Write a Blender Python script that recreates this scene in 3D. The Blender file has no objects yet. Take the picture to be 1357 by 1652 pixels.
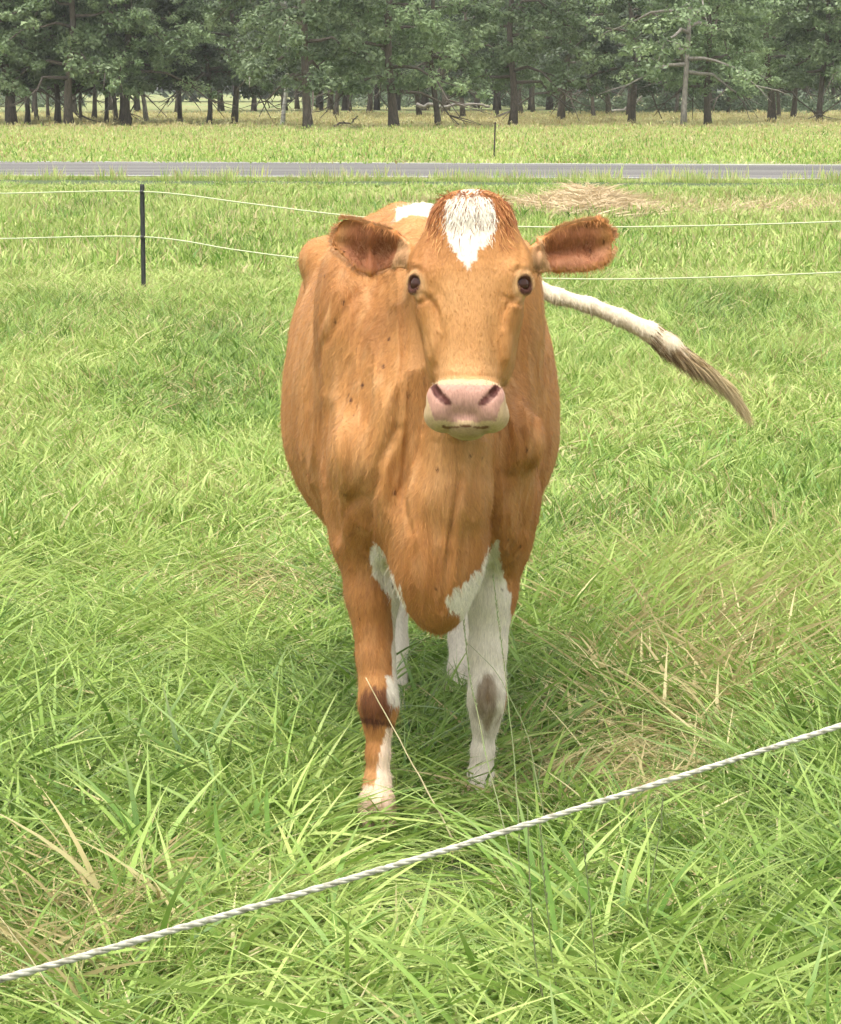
import bpy, math, random
import numpy as np
from mathutils import Vector, Matrix, Euler

random.seed(7); RNG = np.random.default_rng(7)
sc = bpy.context.scene
W, H, F = 1357.0, 1652.0, 4500.0
CAMZ, PITCH = 1.62, math.atan(684/4500.0)

# ---------------------------------------------------------------- camera
cd = bpy.data.cameras.new('camera'); cam = bpy.data.objects.new('camera', cd)
sc.collection.objects.link(cam); sc.camera = cam
cam.location = (0, 0, CAMZ); cam.rotation_euler = (math.pi/2-PITCH, 0, 0)
cd.sensor_fit = 'HORIZONTAL'; cd.sensor_width = 36; cd.lens = 36*F/W
cd.clip_start = 0.1; cd.clip_end = 2000

# ---------------------------------------------------------------- light
SUN_EL, SUN_AZ = math.radians(74), math.radians(212)      # bright overcast, sun veiled, behind the viewer's left
w = bpy.data.worlds.new('World'); sc.world = w; w.use_nodes = True
nt = w.node_tree; bg = nt.nodes['Background']
sky = nt.nodes.new('ShaderNodeTexSky'); sky.sky_type = 'NISHITA'; sky.sun_disc = False
sky.sun_elevation = SUN_EL; sky.sun_rotation = SUN_AZ
sky.dust_density = 3.0; sky.air_density = 1.0; sky.ozone_density = 1.0
# cloud veil: the blue is pulled towards a neutral white-grey
hs = nt.nodes.new('ShaderNodeHueSaturation'); hs.inputs['Saturation'].default_value = 0.10
nt.links.new(sky.outputs[0], hs.inputs['Color']); nt.links.new(hs.outputs[0], bg.inputs[0])
bg.inputs[1].default_value = 0.15
sd = bpy.data.lights.new('sun', 'SUN'); sun = bpy.data.objects.new('sun', sd); sc.collection.objects.link(sun)
sd.energy = 1.4; sd.angle = math.radians(32); sd.color = (1.0, 0.96, 0.88)
dv = Vector((math.sin(SUN_AZ)*math.cos(SUN_EL)*-1*-1, math.cos(SUN_AZ)*math.cos(SUN_EL), math.sin(SUN_EL)))
sun.rotation_euler = dv.to_track_quat('Z', 'Y').to_euler()
sc.view_settings.view_transform = 'Standard'; sc.view_settings.look = 'None'
sc.view_settings.exposure = 1.32; sc.view_settings.gamma = 1.0
sc.render.engine = 'CYCLES'
sc.cycles.use_adaptive_sampling = True; sc.cycles.adaptive_threshold = .06
sc.cycles.max_bounces = 4; sc.cycles.diffuse_bounces = 2; sc.cycles.glossy_bounces = 2; sc.cycles.transmission_bounces = 3

# ---------------------------------------------------------------- helpers
def srgb(r, g, b):
    f = lambda c: (c/255/12.92) if c/255 <= .04045 else ((c/255+.055)/1.055)**2.4
    return (f(r), f(g), f(b))
def col4(c): return (c[0], c[1], c[2], 1)
CP, SP = math.cos(PITCH), math.sin(PITCH)
def at(px, py, Y):
    """world point seen at pixel (px,py) of the photograph on the plane y=Y"""
    dx, dy = (px-W/2)/F, -(py-H/2)/F
    d = Vector((dx, CP+dy*SP, -SP+dy*CP)); t = Y/d.y
    return Vector((d.x*t, Y, CAMZ+d.z*t))
def gnd(px, py, z=0.0):
    dx, dy = (px-W/2)/F, -(py-H/2)/F
    d = Vector((dx, CP+dy*SP, -SP+dy*CP)); t = (z-CAMZ)/d.z
    return Vector((d.x*t, d.y*t, z))
def proj(x, y, z):
    """numpy: world -> pixel of the photograph"""
    zz = z-CAMZ; dep = y*CP-zz*SP; up = y*SP+zz*CP
    return W/2+F*x/dep, H/2-F*up/dep

def hash3(ix, iy, iz, seed):
    n = (ix.astype(np.int64)*73856093) ^ (iy.astype(np.int64)*19349663) ^ (iz.astype(np.int64)*83492791) ^ (seed*2654435761)
    n = (n ^ (n >> 13))*1274126177 & 0x7fffffff
    n = (n ^ (n >> 16))*668265263 & 0x7fffffff
    return (n & 0xffff)/65535.0
def noise(x, y, z, seed=0):
    x, y, z = (np.asarray(a, float) for a in np.broadcast_arrays(x, y, z))
    fx, fy, fz = np.floor(x), np.floor(y), np.floor(z)
    u, v, t = x-fx, y-fy, z-fz
    u, v, t = u*u*(3-2*u), v*v*(3-2*v), t*t*(3-2*t)
    r = 0
    for a in (0, 1):
        for b in (0, 1):
            for c in (0, 1):
                r = r + hash3(fx+a, fy+b, fz+c, seed)*(u if a else 1-u)*(v if b else 1-v)*(t if c else 1-t)
    return r
def fbm(x, y, z, seed=0, o=3):
    r = 0; a = 1; s = 0
    for i in range(o):
        r = r+a*noise(x*2**i, y*2**i, z*2**i, seed+i*17); s += a; a *= .5
    return r/s

def mesh(name, v, f, mat=None, smooth=True):
    """v (n,3); f: (m,k) array or list of arrays of equal-size polygons"""
    me = bpy.data.meshes.new(name); v = np.asarray(v, np.float32)
    if isinstance(f, np.ndarray): f = [f]
    f = [np.asarray(a, np.int32) for a in f if len(a)]
    me.vertices.add(len(v)); me.vertices.foreach_set('co', v.ravel())
    nl = sum(a.size for a in f); npoly = sum(len(a) for a in f)
    me.loops.add(nl); me.loops.foreach_set('vertex_index', np.concatenate([a.ravel() for a in f]))
    me.polygons.add(npoly)
    tot = np.concatenate([np.full(len(a), a.shape[1], np.int32) for a in f])
    st = np.concatenate([[0], np.cumsum(tot)[:-1]]).astype(np.int32)
    me.polygons.foreach_set('loop_start', st); me.polygons.foreach_set('loop_total', tot)
    me.polygons.foreach_set('use_smooth', np.full(npoly, smooth))
    me.update(calc_edges=True); me.validate()
    if mat: me.materials.append(mat)
    return me
def link(name, me, parent=None, loc=(0, 0, 0)):
    o = bpy.data.objects.new(name, me); sc.collection.objects.link(o); o.location = loc
    if parent: o.parent = parent
    return o
def thing(name, label, cat, loc=(0, 0, 0), group=None):
    o = bpy.data.objects.new(name, None); sc.collection.objects.link(o); o.location = loc
    o.empty_display_size = .1
    return tag(o, label, cat, group)
def tag(o, label=None, cat=None, group=None, kind=None):
    if label: o['label'] = label
    if cat: o['category'] = cat
    if group: o['group'] = group
    if kind: o['kind'] = kind
    return o
def fattr(me, name, vals, domain='POINT'):
    a = me.attributes.new(name, 'FLOAT', domain); a.data.foreach_set('value', np.asarray(vals, np.float32))
def cattr(me, name, cols):
    a = me.attributes.new(name, 'FLOAT_COLOR', 'POINT')
    c = np.ones((len(cols), 4), np.float32); c[:, :3] = cols; a.data.foreach_set('color', c.ravel())

class MB:
    def __init__(s): s.v = []; s.f = {}; s.n = 0; s.a = []
    def add(s, v, f, a=None):
        v = np.asarray(v, float); f = np.asarray(f, int)
        s.v.append(v); s.f.setdefault(f.shape[1], []).append(f+s.n); s.n += len(v)
        if a is not None: s.a.append(a)
    def mesh(s, name, mat=None, smooth=True):
        return mesh(name, np.concatenate(s.v), [np.concatenate(x) for x in s.f.values()], mat, smooth)

def tube(pts, rad, n=8, closed_ends=True):
    pts = np.asarray(pts, float); m = len(pts)
    rad = np.broadcast_to(np.asarray(rad, float), (m,))
    T = np.gradient(pts, axis=0); T /= np.linalg.norm(T, axis=1)[:, None]+1e-9
    ref = np.array([0, 0, 1.]) if abs(T[0][2]) < .9 else np.array([1., 0, 0])
    U = np.cross(T, ref); U /= np.linalg.norm(U, axis=1)[:, None]+1e-9; V = np.cross(T, U)
    a = np.arange(n)*2*np.pi/n
    v = pts[:, None]+rad[:, None, None]*(np.cos(a)[None, :, None]*U[:, None]+np.sin(a)[None, :, None]*V[:, None])
    v = v.reshape(-1, 3); i = np.arange(m-1)[:, None]*n; j = np.arange(n)[None]; k = (j+1) % n
    f = np.stack([i+j, i+k, i+n+k, i+n+j], -1).reshape(-1, 4)
    if closed_ends:
        v = np.vstack([v, pts[0], pts[-1]]); c0, c1 = len(v)-2, len(v)-1; j = np.arange(n); k = (j+1) % n
        f = np.vstack([f, np.stack([k, j, np.full(n, c0), np.full(n, c0)], -1)[:, :4],
                       np.stack([(m-1)*n+j, (m-1)*n+k, np.full(n, c1), np.full(n, c1)], -1)])
        # degenerate quads -> keep as triangles
        q = f[:-2*n]; t = f[-2*n:][:, :3]
        return v, q, t
    return v, f, None
def add_tube(mb, pts, rad, n=8):
    v, q, t = tube(pts, rad, n); base = mb.n
    mb.add(v, q)
    if t is not None: mb.f.setdefault(3, []).append(t+base)

def unit(a): return a/(np.linalg.norm(a, axis=1)[:, None]+1e-9)
def ribbons(root, dirs, side, length, width, bend, seg=4, prof=None):
    """many curved blades at once. root (n,3), dirs (n,3) start direction, bend (n,3) vector added ~ t^2, side (n,3)."""
    n = len(root); t = np.linspace(0, 1, seg+1)
    c = root[:, None]+length[:, None, None]*(dirs[:, None]*t[None, :, None]+bend[:, None]*(t**2)[None, :, None])
    if prof is None: prof = np.minimum(1, .6+t*1.2)*(1-t**2.5)
    wv = width[:, None]*prof[None]
    L = c-side[:, None]*wv[..., None]/2; R = c+side[:, None]*wv[..., None]/2
    v = np.stack([L, R], 2)                       # n,seg+1,2,3
    v = v.reshape(n, -1, 3)
    b = np.arange(seg)*2
    f = np.stack([b, b+1, b+3, b+2], -1)
    f = (f[None]+(np.arange(n)*(seg+1)*2)[:, None, None]).reshape(-1, 4)
    tt = np.broadcast_to(np.repeat(t, 2)[None], (n, 2*(seg+1)))
    return v.reshape(-1, 3), f, tt.ravel(), 2*(seg+1)

# ---------------------------------------------------------------- materials
def new_mat(name):
    m = bpy.data.materials.new(name); m.use_nodes = True
    return m, m.node_tree, m.node_tree.nodes['Principled BSDF']
def N(nt, typ, **kw):
    n = nt.nodes.new(typ)
    for k, v in kw.items(): setattr(n, k, v)
    return n
def ramp(nt, fac, stops, interp='LINEAR'):
    r = N(nt, 'ShaderNodeValToRGB'); r.color_ramp.interpolation = interp
    el = r.color_ramp.elements
    while len(el) < len(stops): el.new(.5)
    for e, (p, c) in zip(el, stops): e.position = p; e.color = col4(c)
    nt.links.new(fac, r.inputs[0]); return r.outputs[0]
def noise_tex(nt, scale, detail=3, coord='Position', sc3=None):
    g = N(nt, 'ShaderNodeNewGeometry').outputs['Position'] if coord == 'Position' else N(nt, 'ShaderNodeTexCoord').outputs['Object']
    if sc3:
        mp = N(nt, 'ShaderNodeMapping'); mp.inputs['Scale'].default_value = sc3; nt.links.new(g, mp.inputs[0]); g = mp.outputs[0]
    t = N(nt, 'ShaderNodeTexNoise'); t.inputs['Scale'].default_value = scale; t.inputs['Detail'].default_value = detail
    nt.links.new(g, t.inputs['Vector']); return t.outputs['Fac']
def mix(nt, fac, a, b, mode='MIX'):
    m = N(nt, 'ShaderNodeMix', data_type='RGBA', blend_type=mode)
    for s, x in ((0, fac), (6, a), (7, b)):
        if isinstance(x, (int, float)): m.inputs[s].default_value = x
        elif isinstance(x, tuple): m.inputs[s].default_value = col4(x)
        else: nt.links.new(x, m.inputs[s])
    return m.outputs[2]
def bump(nt, bs, h, strength, dist):
    b = N(nt, 'ShaderNodeBump'); b.inputs['Strength'].default_value = strength; b.inputs['Distance'].default_value = dist
    nt.links.new(h, b.inputs['Height']); nt.links.new(b.outputs[0], bs.inputs['Normal'])
def attr(nt, name, typ='GEOMETRY'):
    a = N(nt, 'ShaderNodeAttribute', attribute_name=name, attribute_type=typ); return a
def simple(name, c, rough=.7, c2=None, scale=20, bumpd=0, metal=0, sc3=None):
    m, nt, bs = new_mat(name); bs.inputs['Roughness'].default_value = rough; bs.inputs['Metallic'].default_value = metal
    f = noise_tex(nt, scale, 4, sc3=sc3)
    nt.links.new(ramp(nt, f, [(.3, c), (.7, c2 or tuple(x*.7 for x in c))]), bs.inputs['Base Color'])
    if bumpd: bump(nt, bs, f, .6, bumpd)
    return m

def grass_mat(name, greens, straw, broad=False):
    """blade material: per-blade random 'rnd', along-blade 't', per-tuft 'dry' and 'tone'"""
    m, nt, bs = new_mat(name)
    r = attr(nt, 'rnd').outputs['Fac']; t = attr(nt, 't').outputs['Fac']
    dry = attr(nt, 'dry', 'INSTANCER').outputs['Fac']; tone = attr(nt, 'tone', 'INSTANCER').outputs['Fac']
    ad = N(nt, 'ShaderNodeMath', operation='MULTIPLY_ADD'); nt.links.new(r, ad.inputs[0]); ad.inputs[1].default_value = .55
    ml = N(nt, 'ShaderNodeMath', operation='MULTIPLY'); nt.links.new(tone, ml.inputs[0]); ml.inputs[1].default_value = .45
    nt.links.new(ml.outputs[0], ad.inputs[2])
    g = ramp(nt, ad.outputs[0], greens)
    s = ramp(nt, r, straw)
    gt = N(nt, 'ShaderNodeMath', operation='LESS_THAN')      # blade is dead when a hash of rnd falls below dry
    h = N(nt, 'ShaderNodeMath', operation='MULTIPLY'); nt.links.new(r, h.inputs[0]); h.inputs[1].default_value = 37.7
    fr = N(nt, 'ShaderNodeMath', operation='FRACT'); nt.links.new(h.outputs[0], fr.inputs[0])
    nt.links.new(fr.outputs[0], gt.inputs[0]); nt.links.new(dry, gt.inputs[1])
    c = mix(nt, gt.outputs[0], g, s)
    tip = N(nt, 'ShaderNodeMath', operation='POWER'); nt.links.new(t, tip.inputs[0]); tip.inputs[1].default_value = 3
    tm = N(nt, 'ShaderNodeMath', operation='MULTIPLY'); nt.links.new(tip.outputs[0], tm.inputs[0]); tm.inputs[1].default_value = .30
    c = mix(nt, tm.outputs[0], c, straw[1][1])
    nt.links.new(c, bs.inputs['Base Color'])
    bs.inputs['Roughness'].default_value = .48; bs.inputs['Specular IOR Level'].default_value = .3
    tr = N(nt, 'ShaderNodeBsdfTranslucent'); nt.links.new(c, tr.inputs[0])
    ms = N(nt, 'ShaderNodeMixShader'); ms.inputs[0].default_value = .26
    nt.links.new(bs.outputs[0], ms.inputs[1]); nt.links.new(tr.outputs[0], ms.inputs[2])
    nt.links.new(ms.outputs[0], nt.nodes['Material Output'].inputs[0])
    return m
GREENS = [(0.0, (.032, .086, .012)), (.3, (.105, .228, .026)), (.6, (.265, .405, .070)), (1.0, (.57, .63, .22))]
STRAW = [(0.1, (.44, .38, .17)), (.6, (.60, .54, .28)), (1.0, (.38, .27, .11))]
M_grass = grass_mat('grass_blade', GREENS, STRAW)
M_straw = grass_mat('straw_blade', [(0, (.50, .38, .22)), (.4, (.66, .52, .33)), (.7, (.56, .42, .26)), (1, (.74, .62, .44))], STRAW)

# ground
m, nt, bs = new_mat('meadow_soil'); bs.inputs['Roughness'].default_value = 1
f1 = noise_tex(nt, 18, 5); f2 = noise_tex(nt, .35, 3)
c = ramp(nt, f1, [(.3, (.022, .035, .010)), (.55, (.055, .085, .022)), (.75, (.12, .12, .05))])
c = mix(nt, .15, c, (.13, .18, .05)); nt.links.new(c, bs.inputs['Base Color']); bump(nt, bs, f1, .8, .03)
M_soil = m
m, nt, bs = new_mat('far_field_grass'); bs.inputs['Roughness'].default_value = 1
f1 = noise_tex(nt, 5, 5, sc3=(1, .4, 1)); f2 = noise_tex(nt, .12, 3)
c = ramp(nt, f1, [(.3, (.12, .17, .045)), (.7, (.24, .30, .10))])
fm = ramp(nt, f2, [(.4, (0, 0, 0)), (.62, (1, 1, 1))]); c = mix(nt, fm, c, (.25, .22, .09))
nt.links.new(c, bs.inputs['Base Color']); bump(nt, bs, f1, .5, .05); M_field = m
m, nt, bs = new_mat('asphalt'); bs.inputs['Roughness'].default_value = .95; bs.inputs['Specular IOR Level'].default_value = .1
f1 = noise_tex(nt, 60, 5); f2 = noise_tex(nt, .9, 4, sc3=(.06, 1, 1))
c = ramp(nt, f2, [(.35, (.075, .07, .062)), (.5, (.13, .12, .108)), (.68, (.20, .186, .165))]); c = mix(nt, .3, c, ramp(nt, f1, [(.3, (.06, .06, .06)), (.7, (.3, .3, .3))]))
nt.links.new(c, bs.inputs['Base Color']); bump(nt, bs, f1, .3, .005); M_asph = m
M_verge = simple('gravel_verge', (.46, .44, .36), .95, (.30, .29, .2), 12, .01)
M_line = simple('road_paint', (.72, .72, .68), .6, (.5, .5, .47), 9)
# ================================================================ SETTING
def sheet(name, x0, x1, y0, y1, z, mat):
    me = mesh(name, [(x0, y0, z), (x1, y0, z), (x1, y1, z), (x0, y1, z)], np.array([[0, 1, 2, 3]]), mat, False)
    return tag(link(name, me), kind='structure')
sheet('ground', -900, 900, -60, 1500, 0, M_soil)
def strip(name, pa, pb, qa, qb, z, mat):
    """band between the ground line through pa,pb (near) and qa,qb (far), extended sideways"""
    v = []
    for a, b, xs in ((pa, pb, (-150, 150)), (qa, qb, (150, -150))):
        for x in xs:
            t = (x-a.x)/(b.x-a.x); v.append((x, a.y+t*(b.y-a.y), z))
    return tag(link(name, mesh(name, v, np.array([[0, 1, 2, 3]]), mat, False)), kind='structure')
NL, NR, FL, FR = gnd(0, 286), gnd(1357, 292), gnd(0, 262), gnd(1357, 268)
off = lambda p, d: p+Vector((0, d, 0))
strip('field', off(FL, .9), off(FR, .9), Vector((-100, 700, 0)), Vector((100, 700, 0)), .004, M_field)
strip('road_verge', off(NL, -.9), off(NR, -.9), off(FL, 1.0), off(FR, 1.0), .008, M_verge)
strip('road', NL, NR, FL, FR, .03, M_asph)
strip('road_marking', off(NL, .25), off(NR, .25), off(NL, .42), off(NR, .42), .034, M_line)
strip('road_marking', off(FL, -.42), off(FR, -.42), off(FL, -.25), off(FR, -.25), .034, M_line)

# ---------------------------------------------------------------- trees
M_bark = simple('bark', (.16, .13, .10), .95, (.07, .058, .045), 9, .03, sc3=(3, 3, .6))
M_barkpale = simple('bark_pale', (.30, .27, .23), .9, (.14, .125, .105), 6, .02, sc3=(2, 2, .8))
M_birch = simple('bark_white', (.62, .60, .55), .8, (.22, .20, .17), 4, .01, sc3=(.5, .5, 3))
def leaf_mat(name, stops):
    m, nt, bs = new_mat(name); bs.inputs['Roughness'].default_value = .5
    r = attr(nt, 'rnd').outputs['Fac']; oi = N(nt, 'ShaderNodeObjectInfo').outputs['Random']
    c = ramp(nt, r, stops)
    hsn = N(nt, 'ShaderNodeHueSaturation'); nt.links.new(c, hsn.inputs['Color'])
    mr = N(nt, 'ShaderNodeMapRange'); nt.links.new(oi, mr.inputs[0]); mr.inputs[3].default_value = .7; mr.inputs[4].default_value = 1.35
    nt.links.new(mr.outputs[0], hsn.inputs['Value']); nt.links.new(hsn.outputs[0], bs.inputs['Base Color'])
    tr = N(nt, 'ShaderNodeBsdfTranslucent'); nt.links.new(hsn.outputs[0], tr.inputs[0])
    ms = N(nt, 'ShaderNodeMixShader'); ms.inputs[0].default_value = .3
    nt.links.new(bs.outputs[0], ms.inputs[1]); nt.links.new(tr.outputs[0], ms.inputs[2])
    nt.links.new(ms.outputs[0], nt.nodes['Material Output'].inputs[0]); return m
M_leaf = leaf_mat('leaf', [(0, (.085, .13, .055)), (.5, (.165, .23, .105)), (1, (.30, .375, .19))])
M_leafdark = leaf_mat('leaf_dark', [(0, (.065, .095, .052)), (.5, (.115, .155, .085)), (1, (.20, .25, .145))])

def leaf_clumps(centres, rad, per, size, rng, flat=.6):
    """leaf-sized quads around clump centres"""
    n = len(centres); P = np.repeat(centres, per, 0); R = np.repeat(rad, per)
    d = rng.normal(size=(n*per, 3)); d /= np.linalg.norm(d, axis=1)[:, None]
    rr = rng.random(n*per)**.45
    P = P+d*(R*rr)[:, None]*np.array([1, 1, flat])
    nrm = d*.6+rng.normal(size=P.shape)*.5+np.array([0, 0, .55]); nrm /= np.linalg.norm(nrm, axis=1)[:, None]
    a = np.cross(nrm, rng.normal(size=P.shape)); a /= np.linalg.norm(a, axis=1)[:, None]; b = np.cross(nrm, a)
    s = (size*(.6+.8*rng.random(len(P))))[:, None]
    v = np.stack([P-a*s, P-b*s*.55, P+a*s, P+b*s*.55], 1).reshape(-1, 3)
    f = np.arange(len(P)*4).reshape(-1, 4)
    ct = np.repeat(rng.random(n), per)
    r = np.clip(.55*ct+.45*rng.random(len(P)), 0, 1)
    return v, f, np.repeat(r, 4)

def make_tree(seed, h=12.0, cr=3.4, low=1.6, tr=.2, lean=.3, nclump=260, per=95, size=.088, mat=None, bark=None, sparse=False):
    rng = np.random.default_rng(seed)
    z = np.linspace(-.15, h*.9, 14); ph = rng.random(2)*6
    tx = lean*(z/h)+.12*np.sin(z*.9+ph[0]); ty = .12*np.cos(z*.8+ph[1]); tx -= tx[0]; ty -= ty[0]
    tr = tr*.66; rad = tr*(1-z/h)**.8+.02; rad[0] *= 1.5; rad[1] *= 1.1
    mb = MB(); add_tube(mb, np.stack([tx, ty, z], 1), rad, 9)
    cen = []
    nl = 20
    for i in range(nl):
        zz = low+.2+(h*.85-low)*((i+rng.random())/nl)**1.15
        bx, by = np.interp(zz, z, tx), np.interp(zz, z, ty)
        a = i*2.4+rng.random()*.8
        f = (zz-low)/(h-low); L = cr*(.75+.5*rng.random())*(1-.75*max(0, f-.25))
        up = .15+.9*f
        s = np.linspace(0, 1, 6)
        droop = (-.55 if f < .45 else -.2)
        p = np.stack([bx+np.cos(a)*L*s, by+np.sin(a)*L*s, zz+L*(up*s+droop*s**2*1.3)], 1)
        p[1:] += rng.normal(size=(5, 3))*.1
        add_tube(mb, p, np.linspace(.07*(1.3-f), .012, 6), 5)
        for k in range(3):
            j = rng.integers(2, 5); q = p[j]; a2 = a+rng.normal()*.9; L2 = L*.4
            e = q+np.array([math.cos(a2)*L2, math.sin(a2)*L2, L2*(.2-.5*(f < .4))])
            add_tube(mb, np.stack([q, (q+e)/2+rng.normal(size=3)*.06, e]), [.028, .018, .006], 4); cen += [e, (q+e)/2]
        cen += [p[-1], p[-2], p[-3]]
    cen = np.array(cen)
    k = nclump-len(cen)
    if k > 0 and not sparse:
        d = rng.normal(size=(k, 3)); d /= np.linalg.norm(d, axis=1)[:, None]
        rr = (.45+.55*rng.random(k)**.5)
        zc = low+(h-low)*.42
        e = np.stack([d[:, 0]*cr*rr, d[:, 1]*cr*rr, d[:, 2]*(h-low)*.5*rr], 1)+np.array([lean*.4, 0, zc+.4])
        cen = np.vstack([cen, e])
    cen = cen[cen[:, 2] > low]; rad = .26+.36*rng.random(len(cen))
    v, f, r = leaf_clumps(cen, rad, per, size, rng)
    keep = None
    cm = mesh('crown', v, f, mat or M_leaf, False); fattr(cm, 'rnd', r)
    return mb.mesh('trunk', bark or M_bark), cm

TV = [make_tree(11, 12, 3.3, 1.5, .21, .3, 300), make_tree(12, 13, 3.8, 1.35, .24, -.3, 340), make_tree(13, 11, 2.9, 1.6, .16, .4, 250),
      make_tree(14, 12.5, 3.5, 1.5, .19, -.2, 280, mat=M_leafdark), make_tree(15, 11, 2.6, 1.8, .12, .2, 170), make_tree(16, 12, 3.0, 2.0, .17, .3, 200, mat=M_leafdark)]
TP = make_tree(21, 12, 3.3, 1.7, .13, .4, 210, 70, .085, bark=M_barkpale)
TB = make_tree(22, 10, 2.3, 2.7, .10, -.25, 100, 60, .085, bark=M_birch, sparse=True)
def tree(px, py, var, s, label, group=None, rz=None, name='forest_tree', kind=None):
    p = gnd(px, py); t = thing(name, label, 'tree', p, group)
    t.rotation_euler = (0, 0, random.random()*6.28 if rz is None else rz); t.scale = (s, s, s)
    link('trunk', var[0], t); link('crown', var[1], t); return t
G = 'trees along the edge of the wood'
front = [ # px, base y, variant, scale, label
 (236, 196, TP, 1.0, 'tall thin tree with pale forked stem left of the gap in the tree line'),
 (292, 199, TV[4], 1.0, 'slim dark tree in the gap, next right of the pale forked stem'),
 (337, 201, TV[4], 1.05, 'second slim dark tree in the gap of the tree line'),
 (378, 201, TV[3], .95, 'dark green tree with twin stems at the right end of the gap'),
 (455, 206, TB, 1.0, 'thin birch with white patchy bark at the wood edge'),
 (498, 211, TV[0], 1.05, 'leafy tree on a reddish brown trunk standing foremost beside the white birch'),
 (636, 209, TV[1], 1.0, 'broad leafy tree on a thick trunk straight above the left of the cow ears'),
 (708, 206, TV[2], .95, 'small round tree on a short thin trunk left of the far steel post'),
 (827, 204, TV[0], 1.0, 'leafy tree on a dark trunk just right of the far steel post'),
 (905, 196, TV[1], .95, 'wide tree with several stems left of the fallen pale branch'),
 (1018, 201, TV[3], 1.0, 'tree standing over the foot of the fallen pale branch'),
 (1103, 206, TP, 1.1, 'tall grey stemmed tree with bare pale boughs at the right'),
 (1143, 204, TV[0], .9, 'stout trunked tree next to the tall grey stemmed tree'),
 (1245, 197, TV[1], 1.0, 'broad tree with low pale hanging boughs near the right edge'),
 (1322, 198, TV[2], 1.1, 'crooked trunked tree at the right edge of the picture'),
 (205, 203, TV[1], .95, 'wide bushy tree left of the pale forked stem'),
 (112, 204, TV[0], 1.1, 'big bushy tree in front of the row of slender stems'),
 (20, 203, TV[1], 1.05, 'bushy tree at the left edge of the picture'),
 (-70, 203, TV[0], 1.0, 'bushy tree beyond the left edge of the picture'),
 (1420, 199, TV[1], 1.0, 'broad tree beyond the right edge of the picture')]
for px, py, var, s, lb in front: tree(px, py, var, s, lb, G)
r2 = random.Random(5)
for i in range(13):        # slender stems at the left
    tree(-10+i*17.5+r2.uniform(-6, 6), 196+r2.uniform(-3, 6), TV[4] if i % 3 else TV[5], .8+.25*r2.random(),
         'slender grey stem in the crowded row of thin trees at the left', 'slender stems crowded at the left')
for i in range(22):        # trunks deeper in the wood, right two thirds
    px = 530+i*38+r2.uniform(-12, 12)
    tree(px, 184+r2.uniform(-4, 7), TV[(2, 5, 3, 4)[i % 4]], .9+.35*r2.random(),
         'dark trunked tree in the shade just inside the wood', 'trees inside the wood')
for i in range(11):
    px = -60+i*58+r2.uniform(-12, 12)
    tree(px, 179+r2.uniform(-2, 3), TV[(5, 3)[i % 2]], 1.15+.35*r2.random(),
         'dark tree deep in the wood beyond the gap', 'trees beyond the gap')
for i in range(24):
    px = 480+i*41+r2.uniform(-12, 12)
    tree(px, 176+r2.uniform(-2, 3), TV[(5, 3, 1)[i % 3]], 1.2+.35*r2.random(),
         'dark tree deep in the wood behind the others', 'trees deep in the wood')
# far woodland closing the view
rng = np.random.default_rng(3)
n = 2600
c = np.stack([rng.uniform(-95, 95, n), rng.uniform(325, 350, n), 1+21*rng.random(n)**.9], 1)
c[:, 2] *= (.75+.4*noise(c[:, 0]*.12, c[:, 1]*.1, 0, 5))
v, f, r = leaf_clumps(c, 1.0+1.3*rng.random(n), 46, .5, rng, .8)
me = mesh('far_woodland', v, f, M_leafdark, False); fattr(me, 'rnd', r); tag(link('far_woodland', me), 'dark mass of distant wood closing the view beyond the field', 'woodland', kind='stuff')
# undergrowth in the right-hand wood
n = 300
px_ = np.concatenate([rng.uniform(880, 1420, n), rng.uniform(-40, 140, 150), rng.uniform(490, 900, 460)]); c = []
for p in px_:
    g = gnd(p, rng.uniform(176, 184)); deep = 480 < p < 900 or p < 140; g = gnd(p, rng.uniform(170, 174)) if deep else g; c.append((g.x, g.y, .25+(2.0*rng.random()**1.3 if deep else .9*rng.random()**1.6)))
v, f, r = leaf_clumps(np.array(c), .35+.5*rng.random(len(c)), 46, .13, rng, .8)
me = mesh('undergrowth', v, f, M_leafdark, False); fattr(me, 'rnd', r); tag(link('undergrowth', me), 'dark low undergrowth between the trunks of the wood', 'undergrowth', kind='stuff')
# fallen pale branch leaning, stump, dead twigs
def branch(name, label, cat, pts, r0, r1, twigs, mat, seed):
    rg = np.random.default_rng(seed); p = np.array([tuple(q) for q in pts]); o = p[0].copy(); p -= o
    t = np.linspace(0, 1, 14); k = np.linspace(0, 1, len(p))
    c = np.stack([np.interp(t, k, p[:, i]) for i in range(3)], 1); c[1:-1] += rg.normal(size=(12, 3))*r0*.5
    mb = MB(); add_tube(mb, c, np.linspace(r0, r1, 14), 8)
    for i in range(twigs):
        j = rg.integers(4, 13); d = rg.normal(size=3)*np.array([1, .5, .7]); d = d/np.linalg.norm(d)*(.3+.5*rg.random())*r0*9
        add_tube(mb, np.stack([c[j], c[j]+d*.5+rg.normal(size=3)*.03, c[j]+d]), [r0*.35, r0*.22, .008], 5)
    return tag(link(name, mb.mesh(name, mat), loc=tuple(o)), label, cat)
Yb = gnd(985, 184).y
branch('fallen_branch', 'long pale bare branch slanting up from the ground into the trees', 'branch',
       [at(984, 183, Yb), at(1018, 172, Yb), at(1045, 145, Yb), at(1071, 116, Yb)], .10, .04, 7, M_barkpale, 4)
Yc = gnd(560, 207).y
branch('dead_branch', 'small twisted dead branch lying in dry grass before the wood', 'branch',
       [at(536, 206, Yc), at(553, 196, Yc), at(566, 199, Yc), at(577, 187, Yc)], .05, .025, 6, M_bark, 5)
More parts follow.
